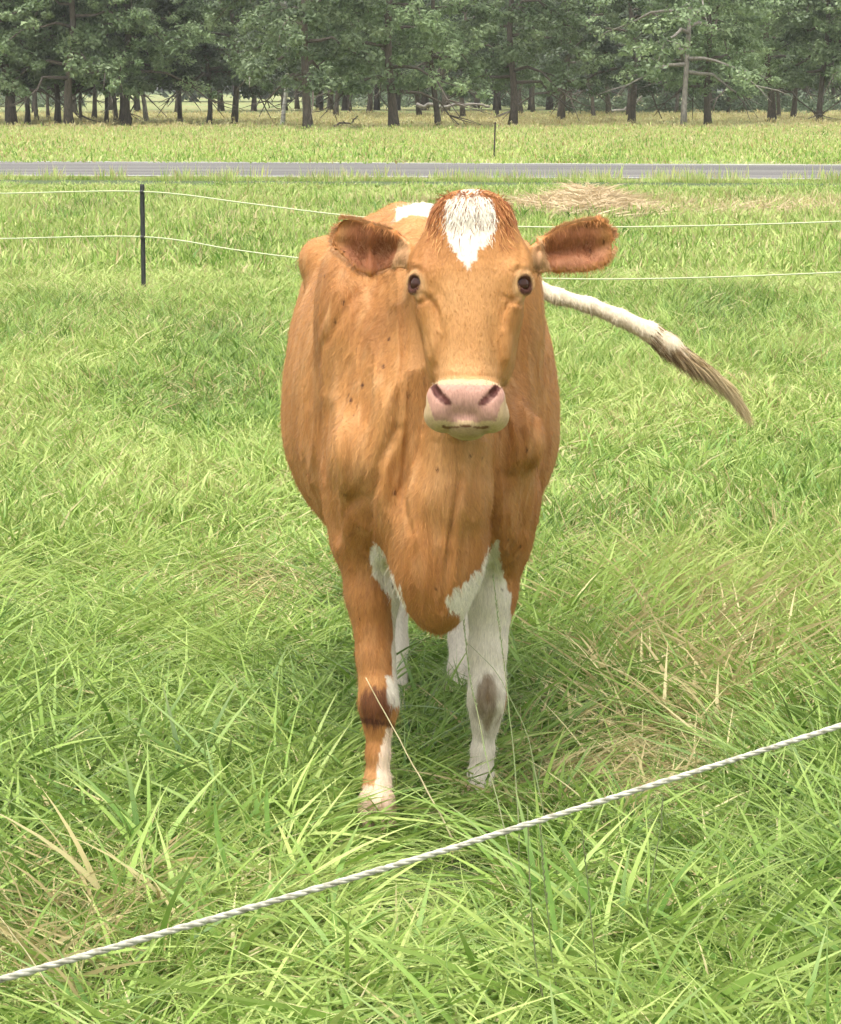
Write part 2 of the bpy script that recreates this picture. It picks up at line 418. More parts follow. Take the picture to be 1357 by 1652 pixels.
branch('fallen_log', 'long thin grey log lying along the edge of the wood', 'log',
       [at(672, 168, 128), at(715, 172, 128), at(765, 168, 128), at(790, 172, 128)], .09, .05, 5, M_barkpale, 6)

# ================================================================ FENCES
M_post = simple('dark_post', (.030, .032, .030), .6, (.055, .055, .05), 25, .002)
M_rust = simple('rusty_steel', (.07, .05, .04), .8, (.035, .03, .028), 25, .002)
M_wire = simple('fence_cord', (.56, .60, .36), .6, (.46, .50, .28), 300)
def steel_post(name, label, px, ybase, ytop, mat, lean=0, parts=True):
    g = gnd(px, ybase); top = at(px, ytop, g.y); h = top.z
    t = thing(name, label, 'fence' if parts else 'fence post', g)
    v = []; f = []
    mb = MB()
    # T-section shaft, tapered at the foot
    prof = np.array([(-.018, .005), (-.018, -.004), (-.005, -.004), (-.005, -.026), (.005, -.026), (.005, -.004), (.018, -.004), (.018, .005)])
    zs = [-.35, -.1, h*.5, h-.01, h]; sc_ = [.3, 1, 1, 1, .85]
    V = np.array([[(x*s+lean*z, y*s, z) for x, y in prof] for z, s in zip(zs, sc_)]).reshape(-1, 3); n = 8
    F_ = [[i*n+j, i*n+(j+1) % n, (i+1)*n+(j+1) % n, (i+1)*n+j] for i in range(4) for j in range(n)]
    mb.add(V, np.array(F_)); mb.f.setdefault(8, []).append(np.array([[32+j for j in range(8)]]))
    if parts: sh = link('post', mb.mesh('post', mat, False), t); return t, g, h, sh
    sh = link('fence_post', mb.mesh('fence_post', mat, False), None, g); bpy.data.objects.remove(t); tag(sh, label, 'fence post'); return sh, g, h, sh
fence, pg, ph_, post = steel_post('cord_fence', 'far fence of two pale cords tied to a dark post behind the cow', 232, 477, 297, M_post)
far, fg, fh, _s = steel_post('fence_post', 'short rusty post standing alone beyond the road', 797, 259, 197, M_rust, .03, False)
# insulators on the near post
for z in (at(232, 309, pg.y).z, at(232, 382, pg.y).z):
    mb = MB(); add_tube(mb, [(0, -.012, z), (0, -.05, z)], [.013, .010], 10); add_tube(mb, [(0, -.05, z-.012), (0, -.05, z+.012)], [.016, .016], 10)
    link('insulator', mb.mesh('insulator', M_post), post)
# second post beyond the right edge of the picture holds the other end of the span
A_ = lambda v: np.array(tuple(v))
def cord(name, label, pix, depths, r, group=None):
    P = np.array([tuple(at(x, y, d)) for (x, y), d in zip(pix, depths)])
    # smooth curve through the points (Catmull-Rom)
    Q = np.vstack([2*P[0]-P[1], P, 2*P[-1]-P[-2]]); out = []
    for i in range(1, len(Q)-2):
        for t in np.linspace(0, 1, 12, endpoint=False):
            a, b, c, d = Q[i-1], Q[i], Q[i+1], Q[i+2]
            out.append(.5*((2*b)+(-a+c)*t+(2*a-5*b+4*c-d)*t*t+(-a+3*b-3*c+d)*t**3))
    out.append(P[-1]); out = np.array(out)-A_(pg)
    mb = MB(); add_tube(mb, out, r, 7)
    return link('cord', mb.mesh('cord', M_wire), fence)
Y0 = pg.y-.05; gx = lambda x: Y0-1.9*max(0, (x-232)/1125.0)
for nm, pl, pr, lb in (('t', [(-900, 322), (-300, 316), (0, 312), (232, 309)], [(232, 309), (400, 328), (545, 346), (700, 359), (860, 366), (1080, 365), (1357, 357), (1700, 338)], 'upper'),
                   ('b', [(-900, 396), (-300, 390), (0, 385), (232, 382)], [(232, 382), (380, 403), (490, 417), (700, 438), (880, 449), (1080, 449), (1357, 439), (1700, 420)], 'lower')):
    pix = pl+pr[1:]
    cord('fence_cord', 'thin pale %s cord of the fence behind the cow, tied to the dark post' % lb, pix, [Y0 if x <= 232 else gx(x) for x, y in pix], .0052)
# foreground twisted rope
m, nt, bs = new_mat('white_rope'); bs.inputs['Roughness'].default_value = .55
f1 = noise_tex(nt, 90, 3); nt.links.new(ramp(nt, f1, [(.3, (.27, .25, .18)), (.6, (.56, .54, .43))]), bs.inputs['Base Color']); M_rope = m
P = []
for x, y in [(-700, 1762), (-300, 1662), (0, 1581), (401, 1466), (680, 1384), (870, 1324), (1100, 1252), (1357, 1171), (1800, 1020), (2500, 760)]:
    Yr = 2.08+(2.93-2.08)*(1/(1+.0)) * (x/1357.0)
    P.append(tuple(at(x, y, Yr)))
P = np.array(P); s = np.r_[0, np.cumsum(np.linalg.norm(np.diff(P, axis=0), axis=1))]
L = s[-1]; u = np.linspace(0, L, 1500)
c0 = np.stack([np.interp(u, s, P[:, i]) for i in range(3)], 1)
k = np.hanning(161); k /= k.sum()
pad = np.pad(c0, ((80, 80), (0, 0)), mode='reflect', reflect_type='odd'); c0 = np.stack([np.convolve(pad[:, i], k, 'valid') for i in range(3)], 1)
T = np.gradient(c0, axis=0); T /= np.linalg.norm(T, axis=1)[:, None]; U = np.cross(T, [0, 0, 1]); U /= np.linalg.norm(U, axis=1)[:, None]; V = np.cross(T, U)
rope = thing('fence_rope', 'white twisted rope running slantwise across the foreground grass', 'rope', tuple(c0[0]))
wob = 1.3*noise(u*5, 0, 0, 91)+.5*noise(u*23, 0, 0, 92)
for q in range(3):
    ph = u/.052*2*np.pi+q*2*np.pi/3+wob
    c = c0+.00135*(np.cos(ph)[:, None]*U+np.sin(ph)[:, None]*V)-c0[0]
    mb = MB(); add_tube(mb, c, .0014+.0008*noise(u*60, q, 0, 93), 8)
    link('strand', mb.mesh('strand', M_rope), rope)

# ================================================================ GRASS
def unit(a): return a/(np.linalg.norm(a, axis=1)[:, None]+1e-9)
def tuft(name, n, hmin, hmax, wid, spread, base, lodge=0.0, seed=0, seg=5, mat=None, droop=.6, rnd=(0, 1)):
    rg = np.random.default_rng(seed)
    a = rg.random(n)*2*np.pi; rr = base*np.sqrt(rg.random(n))
    root = np.stack([np.cos(a)*rr, np.sin(a)*rr, np.full(n, -.01)], 1)
    az = a+rg.normal(size=n)*.9; out = np.stack([np.cos(az), np.sin(az), np.zeros(n)], 1)
    tilt = spread*rg.random(n)
    d = unit(out*tilt[:, None]+np.array([lodge*.6, 0, 1]))
    L = hmin+(hmax-hmin)*rg.random(n)
    b = out*(droop*(.3+.9*rg.random(n)))[:, None]+np.array([lodge, 0, -.25*lodge])-np.array([0, 0, 1])*(droop*.55*rg.random(n)+.35*lodge)[:, None]
    b = b+np.cross(out, [0, 0, 1])*(rg.normal(size=n)*.45*droop)[:, None]
    side = unit(np.cross(d+b*.3, rg.normal(size=(n, 3))*.6+out))
    wd = wid*(.55+.8*rg.random(n))
    v, f, t, per = ribbons(root, d, side, L, wd, b, seg)
    v[:, 2] = np.maximum(v[:, 2], -.02+.05*rg.random(len(v))*0)
    me = mesh(name, v, f, mat or M_grass); fattr(me, 't', t)
    fattr(me, 'rnd', np.repeat(rnd[0]+(rnd[1]-rnd[0])*rg.random(n), per))
    return me
def coll(name, meshes):
    c = bpy.data.collections.new(name)
    for i, me in enumerate(meshes):
        o = bpy.data.objects.new('%s_%02d' % (name, i), me); c.objects.link(o)
    return c
def scatter(name, pts, rot, scale, dry, tone, collection, nvar, label, cat):
    me = bpy.data.meshes.new(name); me.vertices.add(len(pts)); me.vertices.foreach_set('co', np.asarray(pts, np.float32).ravel())
    def va(nm, d, tp='FLOAT_VECTOR', key='vector'):
        a = me.attributes.new(nm, tp, 'POINT'); a.data.foreach_set(key, np.asarray(d, np.float32).ravel())
    va('rot', rot); va('scl', scale); fattr(me, 'dry', dry); fattr(me, 'tone', tone)
    a = me.attributes.new('idx', 'INT', 'POINT'); a.data.foreach_set('value', RNG.integers(0, nvar, len(pts)).astype(np.int32))
    o = link(name, me); tag(o, label, cat, kind='stuff')
    g = bpy.data.node_groups.new(name, 'GeometryNodeTree')
    g.interface.new_socket('Geometry', in_out='INPUT', socket_type='NodeSocketGeometry')
    g.interface.new_socket('Geometry', in_out='OUTPUT', socket_type='NodeSocketGeometry')
    gi, go = g.nodes.new('NodeGroupInput'), g.nodes.new('NodeGroupOutput')
    ip = g.nodes.new('GeometryNodeInstanceOnPoints'); ci = g.nodes.new('GeometryNodeCollectionInfo')
    ci.inputs['Collection'].default_value = collection; ci.inputs['Separate Children'].default_value = True; ci.inputs['Reset Children'].default_value = True
    def na(nm, tp):
        n = g.nodes.new('GeometryNodeInputNamedAttribute'); n.data_type = tp; n.inputs['Name'].default_value = nm
        return [s for s in n.outputs if s.name == 'Attribute' and s.enabled][0]
    g.links.new(gi.outputs[0], ip.inputs['Points']); g.links.new(ci.outputs[0], ip.inputs['Instance'])
    ip.inputs['Pick Instance'].default_value = True
    g.links.new(na('idx', 'INT'), ip.inputs['Instance Index'])
    e = g.nodes.new('FunctionNodeEulerToRotation'); g.links.new(na('rot', 'FLOAT_VECTOR'), e.inputs[0]); g.links.new(e.outputs[0], ip.inputs['Rotation'])
    g.links.new(na('scl', 'FLOAT_VECTOR'), ip.inputs['Scale'])
    g.links.new(ip.outputs[0], go.inputs[0])
    md = o.modifiers.new('scatter', 'NODES'); md.node_group = g
    return o
def wedge(y0, y1, dens, margin=.9, k=.166):
    ym = np.linspace(y0, y1, 200); A = np.trapz(2*(k*ym+margin), ym); n = int(A*dens)
    ys = np.interp(RNG.random(n), np.r_[0, np.cumsum((k*ym+margin)[1:])]/np.sum((k*ym+margin)[1:]), ym)
    xs = (RNG.random(n)*2-1)*(k*ys+margin)
    return xs, ys
def blob(px, py, cx, cy, rx, ry): return np.exp(-(((px-cx)/rx)**2+((py-cy)/ry)**2))

C_near = coll('meadow_tuft', [tuft('t%d' % i, 16, .06, .165, .0072, .80, .040, [.05, .15, .3, .55, .1][i % 5], 100+i, 6, droop=1.15) for i in range(10)])
C_broad = coll('broad_tuft', [tuft('b%d' % i, 12, .09, .22, .0100, .66, .035, [.05, .2, .4][i % 3], 200+i, 8, droop=1.25) for i in range(6)])
C_fine = coll('fine_tuft', [tuft('f%d' % i, 16, .07, .17, .0030, .7, .06, [.1, .6, 1.0][i % 3], 300+i, droop=.7) for i in range(6)])
C_mid = coll('mid_tuft', [tuft('m%d' % i, 34, .06, .17, .0075, .6, .15, [.1, .3, .5][i % 3], 400+i, 3, droop=.5) for i in range(6)])
C_far = coll('far_tuft', [tuft('g%d' % i, 44, .05, .15, .016, .6, .35, .1, 500+i, 2, droop=.4) for i in range(5)])
C_vfar = coll('distant_tuft', [tuft('v%d' % i, 46, .05, .16, .035, .7, .8, .1, 600+i, 2, droop=.4) for i in range(4)])

def fields(x, y):
    px, py = proj(x, y, np.full_like(x, .08))
    # how dead, how tall, how lodged the grass is: from what the photograph shows where
    dry = .05+.25*np.clip(fbm(x*1.3, y*.55, 0, 3)*2.4-1.25, 0, 1)
    dry += .75*blob(px, py, 1010, 1215, 180, 60)+.45*blob(px, py, 1150, 1050, 250, 130)+.35*blob(px, py, 60, 1530, 170, 70)
    dry += .35*blob(px, py, 430, 930, 170, 60)+.30*blob(px, py, 800, 1390, 120, 45)+.22*blob(px, py, 1000, 860, 230, 80)+.3*blob(px, py, 270, 1420, 120, 60)
    dry += .55*np.clip((345-py)/20, 0, 1)*np.clip((py-312)/12, 0, 1)*np.clip((px-560)/200, 0, 1)
    dry += .10*np.clip((620-py)/300, 0, 1)+.30*np.clip((262-py)/40, 0, 1)
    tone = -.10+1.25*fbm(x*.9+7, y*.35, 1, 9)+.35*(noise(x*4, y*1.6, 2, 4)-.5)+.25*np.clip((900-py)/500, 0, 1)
    tone -= .22*blob(px, py, 900, 1090, 130, 110)+.35*blob(px, py, 560, 1090, 190, 90)+.35*blob(px, py, 1160, 510, 90, 50)+.3*blob(px, py, 720, 1200, 130, 120)  # first blob paints the cow's soft shadow into the grass tone
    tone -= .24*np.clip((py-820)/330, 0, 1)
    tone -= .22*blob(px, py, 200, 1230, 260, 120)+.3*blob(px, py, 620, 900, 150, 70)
    tone -= .45*np.clip(noise(x*1.7, y*.8, 3, 14)*3-1.9, 0, 1)
    tone += .30*np.clip(noise(x*2.3, y*.9, 6, 15)*3-1.9, 0, 1)
    lod = np.clip(fbm(x*.8, y*.4, 5, 21)*2.2-.6, 0, 1)
    hgt = .75+.7*noise(x*1.6, y*.8, 7, 31)
    hgt *= 1-.82*blob(px, py, 690, 1375, 170, 95)-.35*blob(px, py, 1000, 1200, 200, 60)-.4*blob(px, py, 400, 930, 190, 60)
    hgt *= 1-.62*np.clip((y-38)/9, 0, 1)*(y < 55)
    hgt *= 1+.35*blob(px, py, 250, 1270, 250, 90)
    return px, py, np.clip(dry, 0, .9), np.clip(tone, 0, 1), lod, hgt
def spread(name, y0, y1, dens, coll_, nvar, label, s=1.0, filt=None, dryadd=0, toneadd=0, rnd_rot=.22, margin=.9, cat='grass'):
    x, y = wedge(y0, y1, dens, margin); px, py, dry, tone, lod, hgt = fields(x, y)
    k = np.ones(len(x), bool) if filt is None else filt(x, y, px, py)
    k &= RNG.random(len(x)) > .86*np.clip(blob(px, py, 609, 1392, 60, 70)*1.5+blob(px, py, 777, 1345, 45, 50)*1.4, 0, 1)
    x, y, dry, tone, lod, hgt = (a[k] for a in (x, y, dry, tone, lod, hgt)); n = len(x)
    flow = noise(x*.7, y*.35, 11, 51)*4*np.pi
    rz = np.where(RNG.random(n) < .12+.5*lod, flow+RNG.normal(size=n)*.7, RNG.random(n)*2*np.pi)
    rot = np.stack([RNG.normal(size=n)*.12, RNG.normal(size=n)*.12+lod*rnd_rot, rz], 1)
    sz = s*(.75+.5*RNG.random(n))*np.clip(.35+.65*hgt, .3, 1); h = sz*hgt
    return scatter(name, np.stack([x, y, np.zeros(n)], 1), rot, np.stack([sz, sz, h], 1), np.clip(dry+dryadd, 0, .95), np.clip(tone+toneadd, 0, 1), coll_, nvar, label, cat)

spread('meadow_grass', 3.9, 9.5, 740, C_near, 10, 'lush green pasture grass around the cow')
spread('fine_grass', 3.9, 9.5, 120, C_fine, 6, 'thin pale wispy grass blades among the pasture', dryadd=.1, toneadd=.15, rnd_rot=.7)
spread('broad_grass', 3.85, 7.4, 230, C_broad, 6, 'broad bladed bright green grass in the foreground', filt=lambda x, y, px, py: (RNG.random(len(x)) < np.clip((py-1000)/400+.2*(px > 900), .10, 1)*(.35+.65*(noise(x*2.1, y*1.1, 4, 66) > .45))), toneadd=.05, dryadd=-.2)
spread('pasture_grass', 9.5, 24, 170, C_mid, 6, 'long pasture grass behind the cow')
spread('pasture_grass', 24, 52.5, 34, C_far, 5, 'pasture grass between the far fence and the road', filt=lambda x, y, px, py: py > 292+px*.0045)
spread('verge_grass', 43, 53, 60, C_far, 5, 'short grass of the near road verge', s=.9, toneadd=.25, filt=lambda x, y, px, py: py > 292+px*.0045)
def far_keep(x, y, px, py):
    return (py < 257+px*.003) & (RNG.random(len(x)) < np.clip((py-185)/20, .25, 1))
spread('far_verge_grass', 60, 112, 4.2, C_vfar, 4, 'bright green grass on the far side of the road', s=.85, filt=lambda x, y, px, py: (py < 258+px*.004) & (py > 206), toneadd=.12, margin=3)
spread('woodland_grass', 108, 175, 1.4, C_vfar, 4, 'yellowish dry grass at the foot of the wood', s=1.0, dryadd=.5, margin=4, filt=lambda x, y, px, py: (RNG.random(len(x)) < .75))
# road-edge fringe
x = RNG.uniform(-11, 11, 900); tt = (x-NL.x)/(NR.x-NL.x); y = NL.y+tt*(NR.y-NL.y)-1.0+RNG.normal(size=900)*.25
px, py, dry, tone, lod, hgt = fields(x, y); sz = .35+.45*RNG.random(900)
scatter('roadside_grass', np.stack([x, y, 0*x], 1), np.stack([0*x, 0*x, RNG.random(900)*6.28], 1), np.stack([sz, sz, sz*1.2], 1), dry, np.clip(tone+.2, 0, 1), C_far, 5, 'longer grass growing along the near edge of the road', 'grass')

x = RNG.uniform(-11, 11, 130); tt = (x-NL.x)/(NR.x-NL.x); y = NL.y+tt*(NR.y-NL.y)-.9+RNG.normal(size=130)*.5
px, py, dry, tone, lod, hgt = fields(x, y); sz = .5+.7*RNG.random(130)
scatter('roadside_weeds', np.stack([x, y, 0*x], 1), np.stack([0*x, 0*x, RNG.random(130)*6.28], 1), np.stack([sz*.7, sz*.7, sz*2.6], 1), dry*.5+.3, np.clip(tone+.2, 0, 1), C_far, 5, 'taller straggling weeds at the road edge', 'weeds')
# dry mown grass: heap and thin swath
def straw_heap(name, label, cat, cx, cy, wx, wy, hh, n, seed, stuff=False):
    g = gnd(cx, cy); rg = np.random.default_rng(seed); u = rg.normal(size=(n, 2))*.42
    prof = np.exp(-(u**2).sum(1)*1.3)*(.6+.7*noise(u[:, 0]*3, u[:, 1]*3, 0, seed))
    root = np.stack([u[:, 0]*wx, u[:, 1]*wy, hh*prof*rg.random(n)**.5], 1)
    az = rg.random(n)*6.28; d = unit(np.stack([np.cos(az), np.sin(az)*.6, .35*rg.normal(size=n)], 1))
    b = np.stack([rg.normal(size=n)*.4, rg.normal(size=n)*.4, -.3*rg.random(n)], 1)
    v, f, t, per = ribbons(root, d, unit(np.cross(d, rg.normal(size=(n, 3)))), .12+.25*rg.random(n), .012+.012*rg.random(n), b, 3)
    v[:, 2] = np.maximum(v[:, 2], .01)
    me = mesh(name, v, f, M_straw); fattr(me, 't', t); fattr(me, 'rnd', np.repeat(rg.random(n), per))
    return tag(link(name, me, loc=tuple(g)), label, cat, kind='stuff' if stuff else None)
straw_heap('hay_heap', 'low heap of reddish dry cut grass lying right of the cow head', 'hay', 950, 346, .85, 2.2, .30, 8000, 3)
straw_heap('hay_heap', 'flat scatter of dry cut grass beside the low heap near the cow poll', 'hay', 880, 345, .9, 1.6, .16, 3500, 4)
straw_heap('dry_swath', 'pale dry grass swath lying along the verge at the right', 'dry grass', 1250, 346, 2.6, 2.5, .06, 3500, 5, True)

# ---------------------------------------------------------------- single tall stalks
M_stalk = simple('dark_stalk', (.13, .20, .055), .7, (.20, .19, .09), 30)
M_leafblade = simple('leaf_blade', (.25, .42, .09), .5, (.19, .33, .07), 60)
M_strawst = simple('straw_stalk', (.60, .52, .30), .7, (.46, .38, .2), 30)
def stalk(label, pix, Y, r, mat, head=True, name='grass_stalk', seed=0, ground=True):
    pts = [at(x, y, Yy) for (x, y), Yy in zip(pix, Y if isinstance(Y, (list, tuple)) else [Y]*len(pix))]
    g = Vector((pts[0].x, pts[0].y, 0)); P = np.array([tuple(p-g) for p in pts])
    if ground and P[0][2] > 0: P = np.vstack([[0, 0, -.01], P])
    t = np.linspace(0, 1, 18); k = np.linspace(0, 1, len(P)); c = np.stack([np.interp(t, k, P[:, i]) for i in range(3)], 1)
    rg = np.random.default_rng(seed); c[1:-1] += rg.normal(size=(16, 3))*.0006
    mb = MB(); add_tube(mb, c, np.linspace(r, r*.35, 18), 5)
    if head:
        for i in range(46):
            j = 12+i*5/46; q = np.array([np.interp(j, np.arange(18), c[:, a]) for a in range(3)])
            d = rg.normal(size=3); d = d/np.linalg.norm(d)*.0035+np.array([0, 0, .008]); add_tube(mb, np.stack([q, q+d*.5, q+d]), [r*.2, r*.55, r*.1], 4)
    return tag(link(name, mb.mesh(name, mat), loc=tuple(g)), label, 'grass stalk')
stalk('tall dark grass stalk rising in front of the white foreleg', [(838, 1460), (815, 1340), (780, 1200), (757, 1090), (748, 1000)], [5.3, 5.4, 5.6, 5.75, 5.8], .0022, M_stalk, seed=1)
stalk('thin dark stalk leaning along the outer side of the white foreleg', [(838, 1340), (828, 1200), (812, 1060), (795, 930)], [5.5, 5.6, 5.7, 5.75], .002, M_stalk, seed=2)
stalk('bent dark stalk crossing the knee of the white foreleg', [(875, 1300), (850, 1180), (800, 1080), (757, 1040)], [5.6, 5.7, 5.8, 5.85], .0016, M_stalk, False, seed=3)
stalk('pale straw stem slanting across the brown foreleg', [(730, 1352), (682, 1262), (636, 1178), (590, 1093)], [5.72, 5.75, 5.78, 5.8], .0026, M_strawst, False, 'straw_stem', 4)
stalk('upright dark stalk standing below the rope, leftmost of the three', [(885, 1640), (865, 1560), (856, 1440), (851, 1300)], 4.55, .0024, M_stalk, False, seed=5)
stalk('upright dark stalk under the rope, middle of the three', [(905, 1640), (893, 1560), (880, 1440), (870, 1330)], 4.6, .0022, M_stalk, True, seed=6)
stalk('upright dark stalk under the rope, rightmost of the three', [(972, 1640), (962, 1560), (950, 1440), (940, 1340)], 4.65, .0019, M_stalk, True, seed=7)
stalk('short dark stalk leaning right beneath the rope', [(1045, 1450), (1055, 1400), (1067, 1330), (1070, 1290)], 4.9, .002, M_stalk, True, seed=8)
stalk('straw stem standing out of the grass at the lower left below the rope', [(100, 1640), (85, 1600), (45, 1540), (0, 1480)], 4.5, .0026, M_strawst, False, 'straw_stem', 9)

# a broad upright leaf standing among the dark stalks, and two more in the grass left of the hoof
for label, pix, Yq, wd in (('broad upright pale green leaf among the dark stalks under the rope', [(905, 1560), (893, 1480), (880, 1400), (868, 1325)], 4.75, .009),
                           ('tall broad pale leaf standing in the grass at the lower left, left of the foreleg', [(372, 1440), (362, 1390), (350, 1340), (346, 1292)], 5.3, .0105),
                           ('short broad pale leaf standing next to the tall one, left of the foreleg', [(432, 1350), (431, 1320), (430, 1295), (430, 1272)], 5.6, .010)):
    P = np.array([tuple(at(x, y, Yq)) for x, y in pix]); g = np.array([P[0][0], Yq, 0]); P = np.vstack([[P[0][0], Yq, -.01], P])-g
    wds = wd*np.array([.7, 1, 1.05, .95, .35]); L = P-np.stack([wds/2, 0*wds, 0*wds], 1); R = P+np.stack([wds/2, 0*wds, 0*wds], 1); M_ = P+np.array([0, .003, 0])
    v = np.concatenate([L, M_, R]); f = [[i, i+1, 6+i, 5+i] for i in range(4)]+[[5+i, 6+i, 11+i, 10+i] for i in range(4)]
    me = mesh('grass_leaf', v, np.array(f), M_leafblade); tag(link('grass_leaf', me, loc=tuple(g)), label, 'grass leaf')

# ================================================================ COW
# signed-distance modelling: every body mass is blended into one field, one skin is pulled from it
def axis(lo, hi, segs):
    """graded 1-D grid: segs = [(a,b,step),...]; default coarse step outside"""
    out = []
    for a, b, s in segs:
        n = max(1, int(round((b-a)/s))); out.append(np.linspace(a, b, n, endpoint=False))
    out.append([segs[-1][1]]); return np.concatenate(out)
GX = axis(0, 0, [(-.42, -.20, .008), (-.20, .40, .0045), (.40, 1.0, .009)])
GY = axis(0, 0, [(5.50, 6.08, .0045), (6.08, 7.85, .0095)])
GZ = axis(0, 0, [(-.02, .92, .0075), (.92, 1.46, .0045)])
FLD = np.full((len(GX), len(GY), len(GZ)), 1.0, np.float32)
class Prim: pass
def box_idx(lo, hi, m):
    r = []
    for g, a, b in zip((GX, GY, GZ), lo, hi):
        r.append(slice(max(0, np.searchsorted(g, a-m)-1), min(len(g), np.searchsorted(g, b+m)+1)))
    return tuple(r)
def apply(lo, hi, fn, k, mode='add'):
    s = box_idx(lo, hi, k+.03)
    X, Y, Z = np.meshgrid(GX[s[0]], GY[s[1]], GZ[s[2]], indexing='ij')
    if X.size == 0: return
    d = fn(X, Y, Z).astype(np.float32); a = FLD[s]
    if mode == 'add':
        h = np.maximum(k-np.abs(a-d), 0)/k; FLD[s] = np.minimum(a, d)-h*h*k*.25
    else:
        d = -d; h = np.maximum(k-np.abs(a-d), 0)/k; FLD[s] = np.maximum(a, d)+h*h*k*.25
def A(p): return np.array(p, float)
def ell(c, r, rot=None, k=.04, mode='add'):
    c = A(c); r = A(r); R = np.eye(3) if rot is None else np.array(Euler(rot).to_matrix())
    m = r.max()
    def fn(X, Y, Z):
        p = np.stack([X-c[0], Y-c[1], Z-c[2]], -1)@R
        k0 = np.sqrt(((p/r)**2).sum(-1)); k1 = np.sqrt(((p/r**2)**2).sum(-1))+1e-9
        return k0*(k0-1)/k1
    apply(c-m, c+m, fn, k, mode)
def cone(a, b, ra, rb, k=.03, sx=1, sy=1, mode='add'):
    """tapered capsule, optionally widened in x or y"""
    a = A(a); b = A(b); S = A([sx, sy, 1])
    def fn(X, Y, Z):
        p = np.stack([X-a[0], Y-a[1], Z-a[2]], -1)/S; ba = (b-a)/S
        t = np.clip((p@ba)/(ba@ba), 0, 1)
        d = np.sqrt(((p-t[..., None]*ba)**2).sum(-1))
        return (d-(ra+(rb-ra)*t))*min(sx, sy, 1)
    m = max(ra, rb)*max(sx, sy)
    apply(np.minimum(a, b)-m, np.maximum(a, b)+m, fn, k, mode)
def chain(pts, rad, k=.02, sx=1, sy=1):
    for i in range(len(pts)-1): cone(pts[i], pts[i+1], rad[i], rad[i+1], k, sx, sy)
def loft(O, d, n, w, T, secs, k=.04, p=2.2, mode='add'):
    """sections along axis d: columns t, side offset, n offset, half width, front half, back half, exponent"""
    O, d, n, w = A(O), A(d), A(n), A(w); secs = A(secs); t0, t1 = secs[0, 0], secs[-1, 0]
    from numpy import interp
    def fn(X, Y, Z):
        P = np.stack([X-O[0], Y-O[1], Z-O[2]], -1); t = P@d; u = P@w; v = P@n
        tc = np.clip(t, t0, t1)
        I = lambda c: smooth_interp(tc, secs[:, 0], secs[:, c])
        hw, f, b = I(3), I(4), I(5); du = (u-I(1))/hw; dvv = v-I(2); hv = np.where(dvv > 0, f, b)
        dv_ = dvv/hv
        rho = (np.abs(du)**p+np.abs(dv_)**p)**(1/p)
        grad = np.sqrt((du/hw)**2+(dv_/hv)**2)/np.maximum(np.sqrt(du**2+dv_**2), 1e-6)
        dd = (rho-1)/np.maximum(grad, 1e-6)
        ot = np.maximum(t0-t, t-t1)
        return np.where(ot > 0, np.sqrt(np.maximum(dd, 0)**2+ot**2)+np.minimum(dd, 0)*0+np.where(dd < 0, 0, 0), dd)
    lo = np.full(3, 9.); hi = np.full(3, -9.)
    for r in secs:
        c = O+d*r[0]+w*r[1]+n*r[2]
        e = np.abs(w)*r[3]+np.abs(n)*max(r[4], r[5])
        lo = np.minimum(lo, c-e); hi = np.maximum(hi, c+e)
    apply(lo, hi, fn, k, mode)
def smooth_interp(x, xp, fp):
    # monotone-ish cubic through the section values
    m = np.gradient(fp, xp); i = np.clip(np.searchsorted(xp, x)-1, 0, len(xp)-2)
    h = xp[i+1]-xp[i]; t = (x-xp[i])/h; t2 = t*t; t3 = t2*t
    return (2*t3-3*t2+1)*fp[i]+(t3-2*t2+t)*h*m[i]+(-2*t3+3*t2)*fp[i+1]+(t3-t2)*h*m[i+1]

# --- trunk: sections along world Y: Y, cx, zc, half width, up, down
secs = [(5.84, .020, .84, .11, .20, .16), (5.92, .020, .85, .165, .30, .24), (6.06, .020, .87, .200, .42, .32), (6.25, .014, .86, .265, .47, .34),
        (6.50, .008, .84, .305, .49, .33), (6.80, .000, .81, .337, .50, .32), (7.05, -.012, .83, .330, .48, .31), (7.25, -.030, .90, .295, .41, .30),
        (7.42, -.048, .98, .245, .32, .28), (7.55, -.058, 1.03, .185, .24, .25), (7.62, -.06, 1.05, .12, .17, .20)]
loft((0, 0, 0), (0, 1, 0), (0, 0, 1), (1, 0, 0), None, secs, .05, 2.15)
# withers, loin, hook bones, tail head, haunches
ell((.0, 6.28, 1.275), (.06, .28, .065), k=.08)
for s in (-1, 1):
    ell((-.035+s*.225, 7.20, 1.185), (.05, .10, .05), k=.07)
    ell((-.045+s*.15, 7.42, .92), (.13, .20, .30), k=.08)
    ell((-.055+s*.10, 7.60, 1.10), (.045, .06, .06), k=.05)
ell((-.055, 7.56, 1.27), (.05, .10, .045), k=.06)
# shoulder blades and points of shoulder, upper arm
SH = {-1: at(568, 735, 5.90), 1: at(842, 712, 5.90)}
for s in (-1, 1):
    cx = .02
    ell((cx+s*.165, 6.15, 1.03), (.080, .15, .26), (0, s*.12, 0), k=.05)
    p = SH[s]; ell((p.x, 5.92, p.z), (.048, .055, .066), k=.06)
    ell((cx+s*.150, 6.03, .80), (.070, .11, .19), k=.06)
    ell((cx+s*.165, 6.13, .70), (.060, .09, .15), k=.06)
